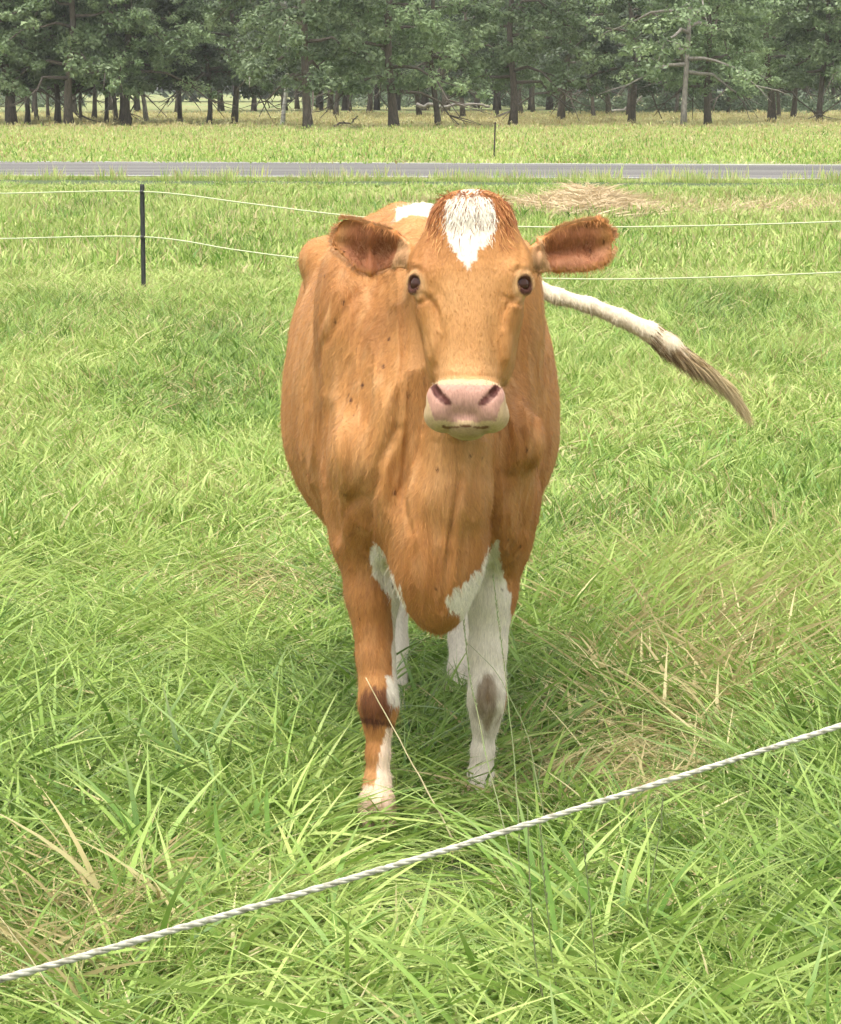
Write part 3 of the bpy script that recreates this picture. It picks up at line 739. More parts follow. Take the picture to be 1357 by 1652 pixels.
# brisket with hanging tip, dewlap fold
b1, b2 = at(705, 900, 5.86), at(707, 965, 5.88)
ell(b1, (.095, .10, .14), k=.07)
ell(b2, (.062, .08, .075), k=.03)
tip = at(710, 1004, 5.86); cone(b2, tip, .045, .010, k=.025); cone(at(708, 985, 5.86), at(711, 1016, 5.86), .020, .006, k=.012)
f0, f1, f2 = at(735, 790, 5.765), at(719, 880, 5.765), at(708, 985, 5.80)
cone(f0, f1, .006, .009, k=.014); cone(f1, f2, .009, .010, k=.014)
# neck
hb = at(757, 400, 6.0)
neck = [(6.28, .015, 1.06, .15, .22, .22)]
O = A((.018, 6.20, 1.03)); E = A((.094, 5.86, 1.20)); dn = E-O; Ln = np.linalg.norm(dn); dn /= Ln
wn = np.cross(dn, [0, 0, 1]); wn /= np.linalg.norm(wn); nn = np.cross(wn, dn)
if wn[0] < 0: wn = -wn
loft(O, dn, nn, wn, None, [(-.05, 0, 0, .16, .22, .24), (.08, 0, .0, .135, .18, .20), (.20, 0, .01, .115, .14, .17), (Ln+.02, 0, .01, .10, .11, .13)], .06, 2.1)
# throat running down to the breast
cone(at(748, 640, 5.80), at(728, 800, 5.825), .068, .072, k=.03)
cone(at(728, 800, 5.825), at(710, 900, 5.865), .072, .070, k=.045)
# --- front legs
def leg(pix, Ys, rad, k=.025, sy=1.15):
    P = [at(x, y, Y) for (x, y), Y in zip(pix, Ys)]; chain(P, rad, k, 1, sy); return P
LF = leg([(590, 800), (593, 870), (601, 960), (606, 1060), (610, 1105), (611, 1140), (611, 1170), (610, 1215), (609, 1262), (608, 1292)],
         [6.09, 6.08, 6.06, 6.03, 6.01, 6.00, 5.995, 5.985, 5.975, 5.955], [.082, .073, .056, .039, .037, .040, .0275, .0225, .026, .033])
RF = leg([(806, 800), (804, 870), (792, 960), (787, 1050), (786, 1095), (785, 1132), (783, 1165), (779, 1210), (776, 1250), (774, 1280)],
         [6.15, 6.17, 6.17, 6.16, 6.15, 6.15, 6.16, 6.17, 6.17, 6.15], [.078, .069, .055, .039, .037, .039, .0275, .0225, .026, .033])
for P, kn in ((LF, (611, 1126, 5.985)), (RF, (786, 1118, 6.125))):
    ell(at(*kn), (.039, .032, .042), k=.015)
# --- hind legs
for s, pxs in ((-1, [(640, 960), (641, 1040), (640, 1085), (640, 1128), (638, 1140)]), (1, [(742, 960), (741, 1030), (739, 1080), (740, 1120), (738, 1134)])):
    hip = A((-.045+s*.15, 7.40, .92)); kneeh = A((-.03+s*.17, 7.12, .68)); hock = at(pxs[0][0], pxs[0][1]-25, 7.42)
    hock = A((hock.x*.999, 7.42, .44))
    cone(hip, kneeh, .13, .085, k=.08, sy=1.1); cone(kneeh, hock, .075, .040, k=.04, sy=1.2)
    ell(hock, (.035, .045, .055), k=.02)
    foot = [hock]+[at(px, py, Y) for (px, py), Y in zip(pxs[1:], (7.34, 7.28, 7.25, 7.23))]
    foot[-1] = A((foot[-1].x, 7.22, .045))
    chain(foot, [.040, .027, .025, .032, .036], .02, 1, 1.15)
    if s < 0: HL = foot
    else: HR = foot
ell((-.01, 7.20, .60), (.10, .15, .09), k=.05)      # udder
# --- tail
TA = [A((-.055, 7.60, 1.27)), A((-.03, 7.72, 1.26)), A((.06, 7.76, 1.215)), at(800, 455, 7.74), at(868, 466, 7.72), at(900, 478, 7.71), at(950, 492, 7.70), at(1000, 512, 7.69), at(1050, 536, 7.68),
      at(1080, 556, 7.67), at(1110, 578, 7.66)]
TR = [.036, .034, .030, .024, .021, .020, .021, .0225, .026, .028, .020]
chain(TA, TR, .015)

# --- head: local frame, O between poll top, d down the face, n out of the face
al = math.radians(20)
yw = math.radians(4.5); cy_, sy_ = math.cos(yw), math.sin(yw)
rz_ = lambda v: A((v[0]*cy_+v[1]*sy_, -v[0]*sy_+v[1]*cy_, v[2]))
HD = rz_((0.0, -math.sin(al), -math.cos(al))); HN = rz_((0, -math.cos(al), math.sin(al))); HW = rz_((1, 0, 0))
HO = A(at(760, 309, 5.78)); 
def hp(t, u, v): return HO+HD*t+HW*u+HN*v
# skull
loft(HO, HD, HN, HW, None, [(-.005, 0, -.05, .048, .030, .06), (.02, 0, -.05, .076, .042, .08), (.07, 0, -.05, .097, .048, .10), (.13, 0, -.05, .100, .050, .125),
     (.20, 0, -.05, .094, .048, .145), (.26, 0, -.054, .080, .040, .150), (.32, 0, -.060, .069, .036, .135), (.38, 0, -.062, .061, .036, .105),
     (.43, 0, -.055, .061, .040, .085), (.47, 0, -.05, .06, .04, .07)], .03, 2.4)
# nose bridge, flatter and narrower
loft(HO, HD, HN, HW, None, [(.06, 0, -.05, .060, .036, .04), (.14, 0, -.05, .066, .048, .05), (.20, 0, -.045, .060, .046, .05), (.28, 0, -.042, .047, .044, .05), (.36, 0, -.044, .041, .043, .05), (.43, 0, -.042, .050, .044, .05)], .04, 2.8)
R_head = Matrix((Vector(HW), Vector(-HN), Vector(-HD))).transposed()   # local x=side, y=back, z=up the face
HE = R_head.to_euler()
def hell(t, u, v, ru, rv, rt, k=.02, mode='add', extra=None):
    e = HE
    if extra is not None: e = (R_head@Euler(extra).to_matrix()).to_euler()
    ell(hp(t, u, v), (ru, rv, rt), e, k, mode)
hell(.035, 0, -.03, .072, .04, .04, .03)           # poll
for s in (-1, 1):
    hell(.178, s*.090, -.030, .026, .034, .036, .03)          # brow
    hell(.235, s*.086, -.055, .022, .040, .042, .03)          # below the eye
    hell(.29, s*.068, -.105, .028, .075, .085, .04)           # jaw muscle
    hell(.14, s*.092, -.070, .030, .04, .04, .05)             # ear root
    hell(.275, s*.074, -.040, .010, .012, .065, .018)           # facial crest
# muzzle
hell(.449, 0, -.040, .080, .062, .046, .022)
for s in (-1, 1):
    hell(.467, s*.049, -.030, .038, .055, .034, .014)         # upper lip pads
    hell(.438, s*.046, .006, .034, .026, .034, .016)         # nostril wings
hell(.432, 0, .010, .052, .024, .030, .02)                    # nose pad
hell(.492, 0, -.046, .040, .056, .020, .004)                  # chin / lower lip
# mouth groove
hell(.484, 0, -.014, .040, .024, .012, .012)
# nostrils: comma shaped, outer top to inner bottom
NOS = {}
for s in (-1, 1):
    a, b, c = hp(.422, s*.062, .020), hp(.440, s*.053, .033), hp(.459, s*.031, .037)
    cone(a, b, .0035, .0085, .005, mode='sub'); cone(b, c, .0085, .0040, .005, mode='sub')
    cone(hp(.428, s*.054, .008), hp(.446, s*.036, .012), .006, .008, .006, mode='sub'); NOS[s] = (a, b, c)
# eyes: socket, lids
EY = {}
for s in (-1, 1):
    c = hp(.188, s*.0985, -.035); EY[s] = c
    outd = HW*s*.70+HN*.71; outd = outd/np.linalg.norm(outd)
    ell(c+outd*.020, (.022, .022, .015), k=.010, mode='sub')
    # lids: an oval ring around the opening
    up = -HD-outd*np.dot(-HD, outd); up /= np.linalg.norm(up); sd_ = np.cross(outd, up)
    ring = [c+outd*.0185+up*math.sin(q)*(.0165 if math.sin(q) > 0 else .0205)+sd_*math.cos(q)*.0235-outd*.004*abs(math.cos(q)) for q in np.linspace(0, 2*math.pi, 15)]
    for i in range(14):
        rr = .0085 if 0 < i < 7 else .0055
        cone(ring[i], ring[i+1], rr, rr, k=.006)
# ears: cupped blades
EAR = {}
def ear(s, base, tip_, up_, segs, face, curl):
    base, tip_ = A(base), A(tip_); e = tip_-base; L = np.linalg.norm(e); e /= L
    fn_ = A(face)-e*np.dot(face, e); fn_ /= np.linalg.norm(fn_); vv = np.cross(fn_, e)
    if vv[2] < 0: vv = -vv
    segs = A(segs); EAR[s] = (base, e, fn_, vv, L, segs)
    def fn(X, Y, Z):
        P = np.stack([X-base[0], Y-base[1], Z-base[2]], -1); t = P@e/L; v = P@vv; n = P@fn_
        tc = np.clip(t, 0, 1); hu = smooth_interp(tc, segs[:, 0], segs[:, 1]); hd = smooth_interp(tc, segs[:, 0], segs[:, 2])
        h = np.maximum(np.where(v > 0, hu, hd), .004); q = v/h
        cup = curl*np.minimum(q*q, 1.6)*(1-.35*tc)-.030*(1-tc)**2-.004*np.sin(np.clip(q, -1, 1)*5+tc*5)
        th = .0068-.002*tc
        d1 = np.abs(n-cup)-th; d2 = (np.abs(q)-1)*h; d3 = (t-1)*L; d4 = -t*L
        d = np.maximum(np.maximum(d2, d3), d4); kk = .008
        hh = np.maximum(kk-np.abs(d-d1), 0)/kk; return np.maximum(d, d1)+hh*hh*kk*.25
    m = .075; lo = np.minimum(base, tip_)-m; hi = np.maximum(base, tip_)+m
    apply(lo, hi, fn, .014)
ear(-1, at(668, 418, 5.865), at(537, 376, 5.90), 0, [(0, .016, .014), (.16, .034, .024), (.36, .048, .052), (.55, .047, .060), (.72, .047, .046), (.86, .043, .034), (.95, .033, .027), (1, .014, .012)], (-.25, -1, -.05), .020)
ear(1, at(850, 424, 5.865), at(990, 374, 5.90), 0, [(0, .014, .014), (.18, .034, .026), (.40, .050, .044), (.62, .050, .054), (.80, .044, .052), (.92, .032, .034), (1, .008, .010)], (.25, -1, -.05), .020)
for s, a in ((-1, at(672, 415, 5.85)), (1, at(845, 420, 5.85))):
    cone(a, A(EAR[s][0])+EAR[s][1]*.02, .024, .015, k=.035)

# --- skin extraction (surface nets)
def surface_nets(Fd, gx, gy, gz):
    S = Fd < 0; nx, ny, nz = Fd.shape
    c = [S[i:nx-1+i, j:ny-1+j, k:nz-1+k] for i in (0, 1) for j in (0, 1) for k in (0, 1)]
    allm = np.logical_and.reduce(c); anym = np.logical_or.reduce(c); act = anym & ~allm
    idx = np.full(act.shape, -1, np.int32); I = np.argwhere(act); idx[act] = np.arange(len(I))
    acc = np.zeros((len(I), 3)); cnt = np.zeros(len(I)); G = (gx, gy, gz)
    corners = [(i, j, k) for i in (0, 1) for j in (0, 1) for k in (0, 1)]
    for a in corners:
        for ax in range(3):
            if a[ax] == 0:
                b = list(a); b[ax] = 1
                ia = I+np.array(a); ib = I+np.array(b)
                fa = Fd[ia[:, 0], ia[:, 1], ia[:, 2]]; fb = Fd[ib[:, 0], ib[:, 1], ib[:, 2]]
                m = (fa < 0) != (fb < 0); t = np.where(m, fa/(fa-fb+1e-12), 0)
                pa = np.stack([G[q][ia[:, q]] for q in range(3)], 1); pb = np.stack([G[q][ib[:, q]] for q in range(3)], 1)
                acc[m] += (pa+(pb-pa)*t[:, None])[m]; cnt[m] += 1
    V = acc/cnt[:, None]; Fs = []
    for ax in range(3):
        sl0 = [slice(None)]*3; sl1 = [slice(None)]*3; sl0[ax] = slice(0, -1); sl1[ax] = slice(1, None)
        A0, A1 = S[tuple(sl0)], S[tuple(sl1)]
        E_ = np.argwhere(A0 != A1); o1, o2 = [(1, 2), (2, 0), (0, 1)][ax]
        lim = idx.shape
        ok = (E_[:, o1] > 0) & (E_[:, o2] > 0) & (E_[:, o1] < lim[o1]) & (E_[:, o2] < lim[o2]) & (E_[:, ax] < lim[ax]); E_ = E_[ok]
        inside = A0[E_[:, 0], E_[:, 1], E_[:, 2]]; q = []
        for d1, d2 in ((1, 1), (0, 1), (0, 0), (1, 0)):
            e = E_.copy(); e[:, o1] -= d1; e[:, o2] -= d2; q.append(idx[e[:, 0], e[:, 1], e[:, 2]])
        q = np.stack(q, 1); q[~inside] = q[~inside][:, ::-1]; Fs.append(q)
    return V, np.concatenate(Fs)
V, Q = surface_nets(FLD, GX, GY, GZ)
del FLD
def keep_main(V, Q):
    lab = np.arange(len(V))
    for _ in range(400):
        m = lab[Q].min(1); new = lab.copy(); np.minimum.at(new, Q.ravel(), np.repeat(m, 4)); new = new[new]
        if (new == lab).all(): break
        lab = new
    u, c = np.unique(lab, return_counts=True); main = u[c.argmax()]; k = lab == main
    mp = np.cumsum(k)-1; return V[k], mp[Q[k[Q].all(1)]]
V, Q = keep_main(V, Q)
def smooth_v(V, Q, it, lam=.5):
    e = np.concatenate([Q[:, [0, 1]], Q[:, [1, 2]], Q[:, [2, 3]], Q[:, [3, 0]]]); e = np.concatenate([e, e[:, ::-1]])
    cnt = np.bincount(e[:, 0], minlength=len(V)).astype(float)
    for _ in range(it):
        for l in (lam, -lam*1.02):
            s = np.stack([np.bincount(e[:, 0], V[e[:, 1], i], len(V)) for i in range(3)], 1)/cnt[:, None]
            V = V+l*(s-V)
    return V
def normals(V, Q):
    n = np.cross(V[Q[:, 2]]-V[Q[:, 0]], V[Q[:, 3]]-V[Q[:, 1]]); N_ = np.zeros_like(V)
    for i in range(4):
        for c in range(3): N_[:, c] += np.bincount(Q[:, i], n[:, c], len(V))
    return unit(N_)
V = smooth_v(V, Q, 3)
Nn = normals(V, Q)
def headloc(P): q = P-HO; return q@HD, q@HW, q@HN
def sst(a, b, x): t = np.clip((x-a)/(b-a), 0, 1); return t*t*(3-2*t)
# skin relief: loose vertical folds over neck and shoulder, ribs, wrinkles round the eye
t_, u_, v_ = headloc(V)
inhead = (1-sst(-.17, -.13, -v_))*0+((t_ > -.03) & (t_ < .60) & (v_ > -.24) & (np.abs(u_) < .135) & (V[:, 1] < 6.06) & (V[:, 2] > .90)).astype(float)
X, Y, Z = V.T
fold = 1-np.abs(2*noise(X*17+.6*noise(X*6, Y*6, Z*5, 3), Y*9, Z*2.4+X*1.5, 61)-1)
fold2 = 1-np.abs(2*noise(X*34, Y*20, Z*4.5, 62)-1)
amt = sst(.48, .62, Z)*(1-inhead)*(1-sst(.38, .42, X))
rear = sst(6.3, 6.7, Y)
disp = amt*((1-.75*rear)*(.0090*(fold**4-.25)+.0045*(fold2**4-.25))+.0035*rear*np.sin(Y*42+Z*5)*sst(.6, .8, Z)*(1-sst(1.05, 1.2, Z)))
disp += inhead*.0016*(noise(X*40, Y*40, Z*40, 5)-.5)
for s in (-1, 1):     # creases under and before the eye
    tt, uu = t_-.235, np.abs(u_-s*.085)
    disp -= inhead*.0035*np.exp(-((t_-(.222+.35*(np.abs(u_)-.07)))/.005)**2)*np.exp(-((u_-s*.085)/.022)**2)
    disp -= inhead*.0030*np.exp(-((np.abs(u_)-(.062+.10*(t_-.20)))/.005)**2)*np.exp(-((t_-.235)/.03)**2)*(np.sign(u_) == s)
# drawn-out skin creases: thin valleys with a soft roll beside them
vx, vy = proj(X, Y, Z); facing = np.clip(-Nn[:, 1]*2.2, 0, 1)*(Y < 6.5)
def crease(pts, wpx, depth, head=False, roll=.6):
    global disp
    best = np.full(len(V), 1e9); sg_ = np.zeros(len(V)); end = np.zeros(len(V)); n_ = len(pts)-1
    for i_, ((x0, y0), (x1, y1)) in enumerate(zip(pts, pts[1:])):
        dx, dy = x1-x0, y1-y0; L2 = dx*dx+dy*dy; h = np.clip(((vx-x0)*dx+(vy-y0)*dy)/L2, 0, 1)
        ex, ey = vx-x0-h*dx, vy-y0-h*dy; dd = np.hypot(ex, ey); m_ = dd < best; best[m_] = dd[m_]
        sg_[m_] = np.sign(ex*dy-ey*dx)[m_]; end[m_] = ((i_+h)/n_)[m_]
    taper = np.sin(np.pi*np.clip(end*.86+.07, 0, 1))**.6
    k_ = facing*(inhead if head else (1-inhead))*taper
    disp += k_*(-depth*np.exp(-(best/wpx)**2)+roll*depth*np.exp(-((best-2.2*wpx)/(1.5*wpx))**2)*(sg_ > 0))
crease([(742, 770), (731, 830), (722, 900), (712, 985)], 5, .010, False, .9)
crease([(718, 800), (712, 880), (704, 960)], 5, .004)
crease([(640, 690), (612, 745), (601, 810), (600, 890)], 7, .012); crease([(668, 640), (655, 720), (650, 800), (664, 860)], 7, .006)
crease([(790, 740), (788, 800), (796, 850), (795, 900)], 6, .011); crease([(770, 720), (764, 790), (772, 860)], 7, .004)
crease([(600, 520), (560, 600), (545, 690), (528, 740)], 7, .006); crease([(655, 520), (648, 610), (640, 690)], 7, .006)
crease([(628, 500), (600, 600), (590, 680)], 6, .004); crease([(575, 470), (520, 560), (500, 650)], 7, .005); crease([(545, 470), (498, 560), (480, 660)], 6, .004)
crease([(590, 770), (570, 800), (545, 860)], 7, .005); crease([(528, 660), (534, 760), (542, 870)], 8, .017); crease([(866, 640), (862, 740), (846, 850)], 8, .014)
crease([(535, 790), (560, 812), (592, 800), (606, 770)], 10, .006); crease([(806, 765), (826, 772), (845, 762)], 9, .004)
crease([(832, 640), (848, 720), (846, 800), (838, 860)], 7, .006); crease([(868, 560), (880, 650), (872, 740)], 6, .004); crease([(815, 650), (822, 720)], 5, .004)
crease([(610, 900), (622, 950), (640, 1010)], 6, .004); crease([(825, 880), (815, 950)], 6, .003)
crease([(685, 476), (699, 488), (706, 504), (708, 530)], 4, .006, True); crease([(834, 480), (820, 490), (812, 505), (810, 528)], 4, .006, True)
crease([(660, 438), (668, 431), (680, 436)], 3.5, .004, True); crease([(828, 440), (838, 432), (850, 438)], 3.5, .004, True)
crease([(662, 482), (676, 490), (690, 486)], 3, .003, True); crease([(850, 484), (838, 492), (826, 487)], 3, .003, True)
crease([(722, 520), (712, 560), (702, 598)], 7, .004, True); crease([(792, 520), (800, 560), (808, 598)], 7, .004, True)
crease([(690, 540), (694, 570), (700, 595)], 4, .003, True)
crease([(678, 380), (672, 410), (676, 440)], 6, .003, True); crease([(838, 380), (842, 410), (838, 440)], 6, .003, True)
crease([(700, 612), (726, 606), (756, 608), (786, 606), (806, 612)], 3, .002, True)
V = V+Nn*disp[:, None]

# --- coat colours
GING, GINGD, GINGL = A(srgb(177, 124, 70)), A(srgb(150, 95, 52)), A(srgb(200, 154, 104))
WHT, PINK, PALE = A(srgb(222, 212, 194)), A(srgb(180, 137, 120)), A(srgb(202, 172, 134))
def lerp(c, d, m): return c+(d-c)*m[:, None]
def coat(P, Nrm):
    X, Y, Z = P.T; t, u, v = headloc(P); px, py = proj(X, Y, Z)
    n1 = fbm(X*9, Y*9, Z*5, 71); n2 = noise(X*60, Y*60, Z*16, 72); n3 = noise(X*140, Y*140, Z*40, 73)
    ih = ((t > -.04) & (t < .60) & (v > -.20+.12*sst(.30, .40, t)) & (np.abs(u) < .135) & (Z > .88))
    c = np.tile(GING, (len(P), 1)); c = lerp(c, GINGD, np.clip((.55-n1)*1.7, 0, .6)); c = lerp(c, GINGL, np.clip((n1-.5)*1.6, 0, .5))
    c = lerp(c, GINGL, np.clip((n2-.55)*1.5, 0, .6)*(~ih)); c = lerp(c, GINGD, np.clip((.3-n3)*1.2, 0, .4)*(1-.7*ih))
    c = lerp(c, A(srgb(154, 97, 50)), .5*(1-sst(.55, .95, Z))*(Z > .35)*(~ih))             # deeper, darker ginger from the chest down
    jn = (n2-.5)*.02+(n3-.5)*.012
    # ---- head
    th = t+jn*.4
    c = lerp(c, GINGL, ih*.45*sst(.28, .40, t)*(np.abs(u) < .06)*(v > -.05))
    c = lerp(c, A(srgb(150, 76, 34)), ih*sst(.055, .01, -(-t))*0+ih*(t < .06)*sst(.045, .075, np.abs(u)+jn)*.75)
    # blaze: a lozenge from the poll to between the eyes
    half = np.interp(th, [-.02, .01, .04, .065, .10, .14, .170, .182, .30], [.012, .030, .056, .062, .044, .020, .006, -.02, -.05])
    bl = ih & (np.abs(u+.003) < half+jn*1.1) & (v > -.10)
    c[bl] = WHT*(.96+.06*n2[bl, None])
    # muzzle
    mz = ih & (t+.25*np.abs(u)*0-(.012*(v > 0)) > .418+.10*np.clip(np.abs(u)-.03, 0, 1)*-1+jn*.6)*1 > 0
    mz = ih & (t+jn*.4 > .402+.25*(np.abs(u)**2)*10*.25)
    c[mz] = PALE*.97
    pad = ih & (t > .416+jn*.3) & (t < .488) & (np.abs(u) < .079-.35*np.clip(t-.440, 0, 1)) & (v > -.012)
    c[pad] = PINK*(.9+.2*n1[pad, None])
    k = ih & (t > .500-1.0*u*u) & (v > -.04) & (np.abs(u) < .045); c[k] = PALE*.6+PINK*.3
    k = ih & (t > .400) & (t < .418) & (v > -.05); c[k] = c[k]*.5+PALE*.5
    k = ih & (np.abs(t-.4985+1.0*u*u) < .0016) & (v > -.03) & (np.abs(u) < .046); c[k] = A(srgb(124, 84, 62))
    k = ih & (v < -.075) & (t > .40); c = lerp(c, A(srgb(176, 130, 84)), k*.8)
    for s in (-1, 1):
        a, b, cc = NOS[s]
        for p0, p1 in ((a, b), (b, cc), (hp(.428, s*.054, .008), hp(.446, s*.036, .012))):
            ba = p1-p0; q = P-p0; h = np.clip(q@ba/(ba@ba), 0, 1); dd = np.linalg.norm(q-h[:, None]*ba, axis=1)
            c = lerp(c, A(srgb(84, 44, 36)), sst(.0125, .0085, dd)*0+(1-sst(.0075, .0105, dd)))
        # pale ring round the eye, dark lid edge
        e = EY[s]; od = HW*s*.70+HN*.71; od = od/np.linalg.norm(od); q = P-e; ax = q@od; r = np.linalg.norm(q-ax[:, None]*od-(-HD*(-.006)), axis=1)
        c = lerp(c, A(srgb(214, 172, 124)), (1-sst(.026, .040, r+jn*.4))*(ax > -.01)*ih*.6)
        c = lerp(c, A(srgb(74, 40, 28)), (1-sst(.0195, .0240, r))*(ax > -.006)*(ax < .030)*ih)
        # ear: dark reddish hollow, fair rim
        base, ee, fn_, vv, L, segs = EAR[s]; q = P-base; te = q@ee/L; ve = q@vv; ne = Nrm@fn_
        tc = np.clip(te, 0, 1); h = np.where(ve > 0, smooth_interp(tc, segs[:, 0], segs[:, 1]), smooth_interp(tc, segs[:, 0], segs[:, 2]))
        qe = np.abs(ve)/np.maximum(h, .004)
        ie = (te > .02) & (te < 1.08) & (qe < 1.25) & (np.abs(q@fn_) < .05) & ((np.abs(u) > .115) | (te > .2))
        inner = ie & (ne > .15)
        c = lerp(c, A(srgb(146, 90, 58)), inner*(1-sst(.72, .98, np.maximum(qe, te)))*.95)
        c = lerp(c, A(srgb(180, 126, 92)), inner*(1-sst(.1, .5, np.abs(qe-.55)*2))*(ve < 0)*(te > .25)*.5*(n1 > .45))
        c = lerp(c, A(srgb(216, 142, 84)), ie*sst(.88, 1.0, np.maximum(qe, te))*.7)
        c = lerp(c, A(srgb(205, 165, 120)), inner*(te < .22)*.6)
    # ---- body markings
    jb = (n2-.5)*.05+(n1-.5)*.05
    front = Y < 6.35
    # white on the topline behind the poll
    w = (Z > 1.255+jb*.5) & (Y > 6.12) & (Y < 6.8) & (X < .06) & (X > -.055); c[w] = WHT
    # breast patches either side of the brisket tip
    def inpoly(poly, j):
        xx, yy = px+(n2-.5)*10+j*40, py+(n3-.5)*12+j*60; r = np.zeros(len(px), bool)
        for (x0, y0), (x1, y1) in zip(poly, poly[1:]+poly[:1]):
            if y0 != y1: r ^= ((y0 > yy) != (y1 > yy)) & (xx < (x1-x0)*(yy-y0)/(y1-y0)+x0)
        return r
    w1 = inpoly([(598, 872), (612, 880), (622, 905), (640, 940), (656, 978), (650, 990), (636, 968), (618, 955), (602, 930)], jb*.3)
    w2 = inpoly([(803, 870), (786, 888), (775, 918), (745, 942), (716, 968), (722, 985), (750, 990), (812, 985), (822, 955), (806, 905)], jb*.3)
    c[front & (w1 | w2) & (Z > .40)] = WHT*.97
    # legs
    leg_ = (Z < .60) & (Y < 6.35)
    right = leg_ & (X > .04) & ~((Y < 6.02) & (px > 645) & (px < 742) & (py < 1030)); wr = right & (py+jb*300 > 960) & (px < 822+jb*200-(py-1000)*.04)
    c[wr] = WHT*.97
    dk = right*(1-sst(.55, 1.25, ((px-787)/20)**2+((py-1130)/44)**2+(n3-.5)*.9+(n2-.5)*1.0)); c = lerp(c, A(srgb(98, 72, 38)), dk*(.62+.36*n3))
    c = lerp(c, A(srgb(150, 140, 105)), (Z < .25)*(Z > .0)*(Y < 6.35)*np.clip((n1-.45)*2, 0, .4))
    lobe = (Y < 6.02) & (py < 1030) & (px > 645) & (px < 742) & (py < 1030)
    left = leg_ & (X <= .04) & ~lobe
    wl = left & (((py > 1175) & (px+jb*60 > 606+(1262-py)*.10+np.clip(1225-py, 0, 60)*.15)) | (py+jb*120 > 1268))
    c[wl] = A(srgb(232, 205, 180))
    wl2 = left & (px+jb*100 > 632-(py > 1090)*10) & (py > 960) & (py < 1140); c[wl2] = WHT*.93
    dk = left*(1-sst(.6, 1.2, ((px-607)/27)**2+((py-1142)/34)**2+(n3-.5)*.8+(n2-.5)*.5))*(px < 637); c = lerp(c, A(srgb(88, 48, 28)), dk*(.75+.25*n3))
    k = left & (np.abs(py-1166-.15*(px-610)) < 4); c = lerp(c, A(srgb(60, 30, 20)), k*.8)
    hind = (Z < .50) & (Y > 6.9); c[hind] = WHT*.95
    und = (Y > 6.5) & (Z < .60+jb) & (Z > .4) & (np.abs(X) < .16+jb); c[und] = WHT*.9
    # tail: orange root, white shaft, soiled in places, browner on the underside
    tl = (X > .12) & (Y > 7.6); tx = proj(X, Y, Z)[0]
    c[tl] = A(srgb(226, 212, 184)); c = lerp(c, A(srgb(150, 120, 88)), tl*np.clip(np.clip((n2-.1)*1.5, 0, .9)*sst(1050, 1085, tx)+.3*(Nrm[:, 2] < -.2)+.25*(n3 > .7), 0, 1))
    tr_ = (X > .0) & (X <= .3) & (Y > 7.62) & (tx < 880); c = lerp(c, A(srgb(222, 170, 120)), tr_*.6)
    return c, ih
rgc = np.random.default_rng(77)
C, IH = coat(V, Nn)
fr = np.where((Nn[:, 1] < -.25) & (V[:, 2] > .35) & (IH < 1))[0]
for i in rgc.choice(fr, 55):          # flies and specks of mud
    d = np.linalg.norm((V-V[i])*np.array([1, 1, .6]), axis=1); r = rgc.uniform(.0022, .0042); C = lerp(C, A(srgb(70, 34, 18)), (1-sst(r*.7, r*1.3, d))*.9)

m, nt, bs = new_mat('cow_hide'); bs.inputs['Roughness'].default_value = .62
ca = attr(nt, 'Col').outputs['Color']; f1 = noise_tex(nt, 260, 4, sc3=(1, 1, .22)); f2 = noise_tex(nt, 42, 4, sc3=(1, 1, .2))
c1 = mix(nt, .35, ca, ramp(nt, f1, [(.3, (.55, .5, .45)), (.65, (1.15, 1.15, 1.1))]), 'MULTIPLY'); nt.links.new(c1, bs.inputs['Base Color'])
bs.inputs['Sheen Weight'].default_value = 0; bs.inputs['Specular IOR Level'].default_value = .25; bs.inputs['Sheen Roughness'].default_value = .4
ad = N(nt, 'ShaderNodeMath', operation='MULTIPLY_ADD'); nt.links.new(f2, ad.inputs[0]); ad.inputs[1].default_value = 2.0; nt.links.new(f1, ad.inputs[2])
bump(nt, bs, ad.outputs[0], .6, .003); M_hide = m
m, nt, bs = new_mat('cow_hair'); bs.inputs['Roughness'].default_value = .55; bs.inputs['Specular IOR Level'].default_value = .2
nt.links.new(attr(nt, 'Col').outputs['Color'], bs.inputs['Base Color']); M_hair = m
m, nt, bs = new_mat('cow_eye'); bs.inputs['Roughness'].default_value = .22; bs.inputs['Specular IOR Level'].default_value = .3
tc = N(nt, 'ShaderNodeTexCoord').outputs['Object']; gr = N(nt, 'ShaderNodeSeparateXYZ'); nt.links.new(tc, gr.inputs[0])
nt.links.new(ramp(nt, gr.outputs[1], [(0, (.05, .018, .010)), (.012, (.012, .006, .004))]), bs.inputs['Base Color']); M_eye = m
M_hoof = simple('hoof_horn', tuple(srgb(196, 168, 142)), .6, tuple(srgb(150, 120, 96)), 40, .002, sc3=(.3, .3, 3))

base = A(((LF[0].x+RF[0].x)/2, 6.6, 0))
cow = thing('cow', 'ginger and white cow facing the viewer, tail swung out sideways', 'cow', tuple(base))
me = mesh('body', V-base, Q, M_hide); cattr(me, 'Col', C); link('body', me, cow)
# eyeballs
for s in (-1, 1):
    bm_v = []; n1_, n2_ = 24, 16; r = .0235
    c = EY[s]+(HW*s*.70+HN*.71)*.0015
    vv_ = [(r*math.sin(a)*math.cos(b), r*math.sin(a)*math.sin(b), r*math.cos(a)) for a in np.linspace(0.001, math.pi-.001, n2_) for b in np.arange(n1_)*2*math.pi/n1_]
    ff = [[i*n1_+j, (i+1)*n1_+j, (i+1)*n1_+(j+1) % n1_, i*n1_+(j+1) % n1_] for i in range(n2_-1) for j in range(n1_)]
    link('eye', mesh('eye', vv_, np.array(ff), M_eye), cow, tuple(c-base))
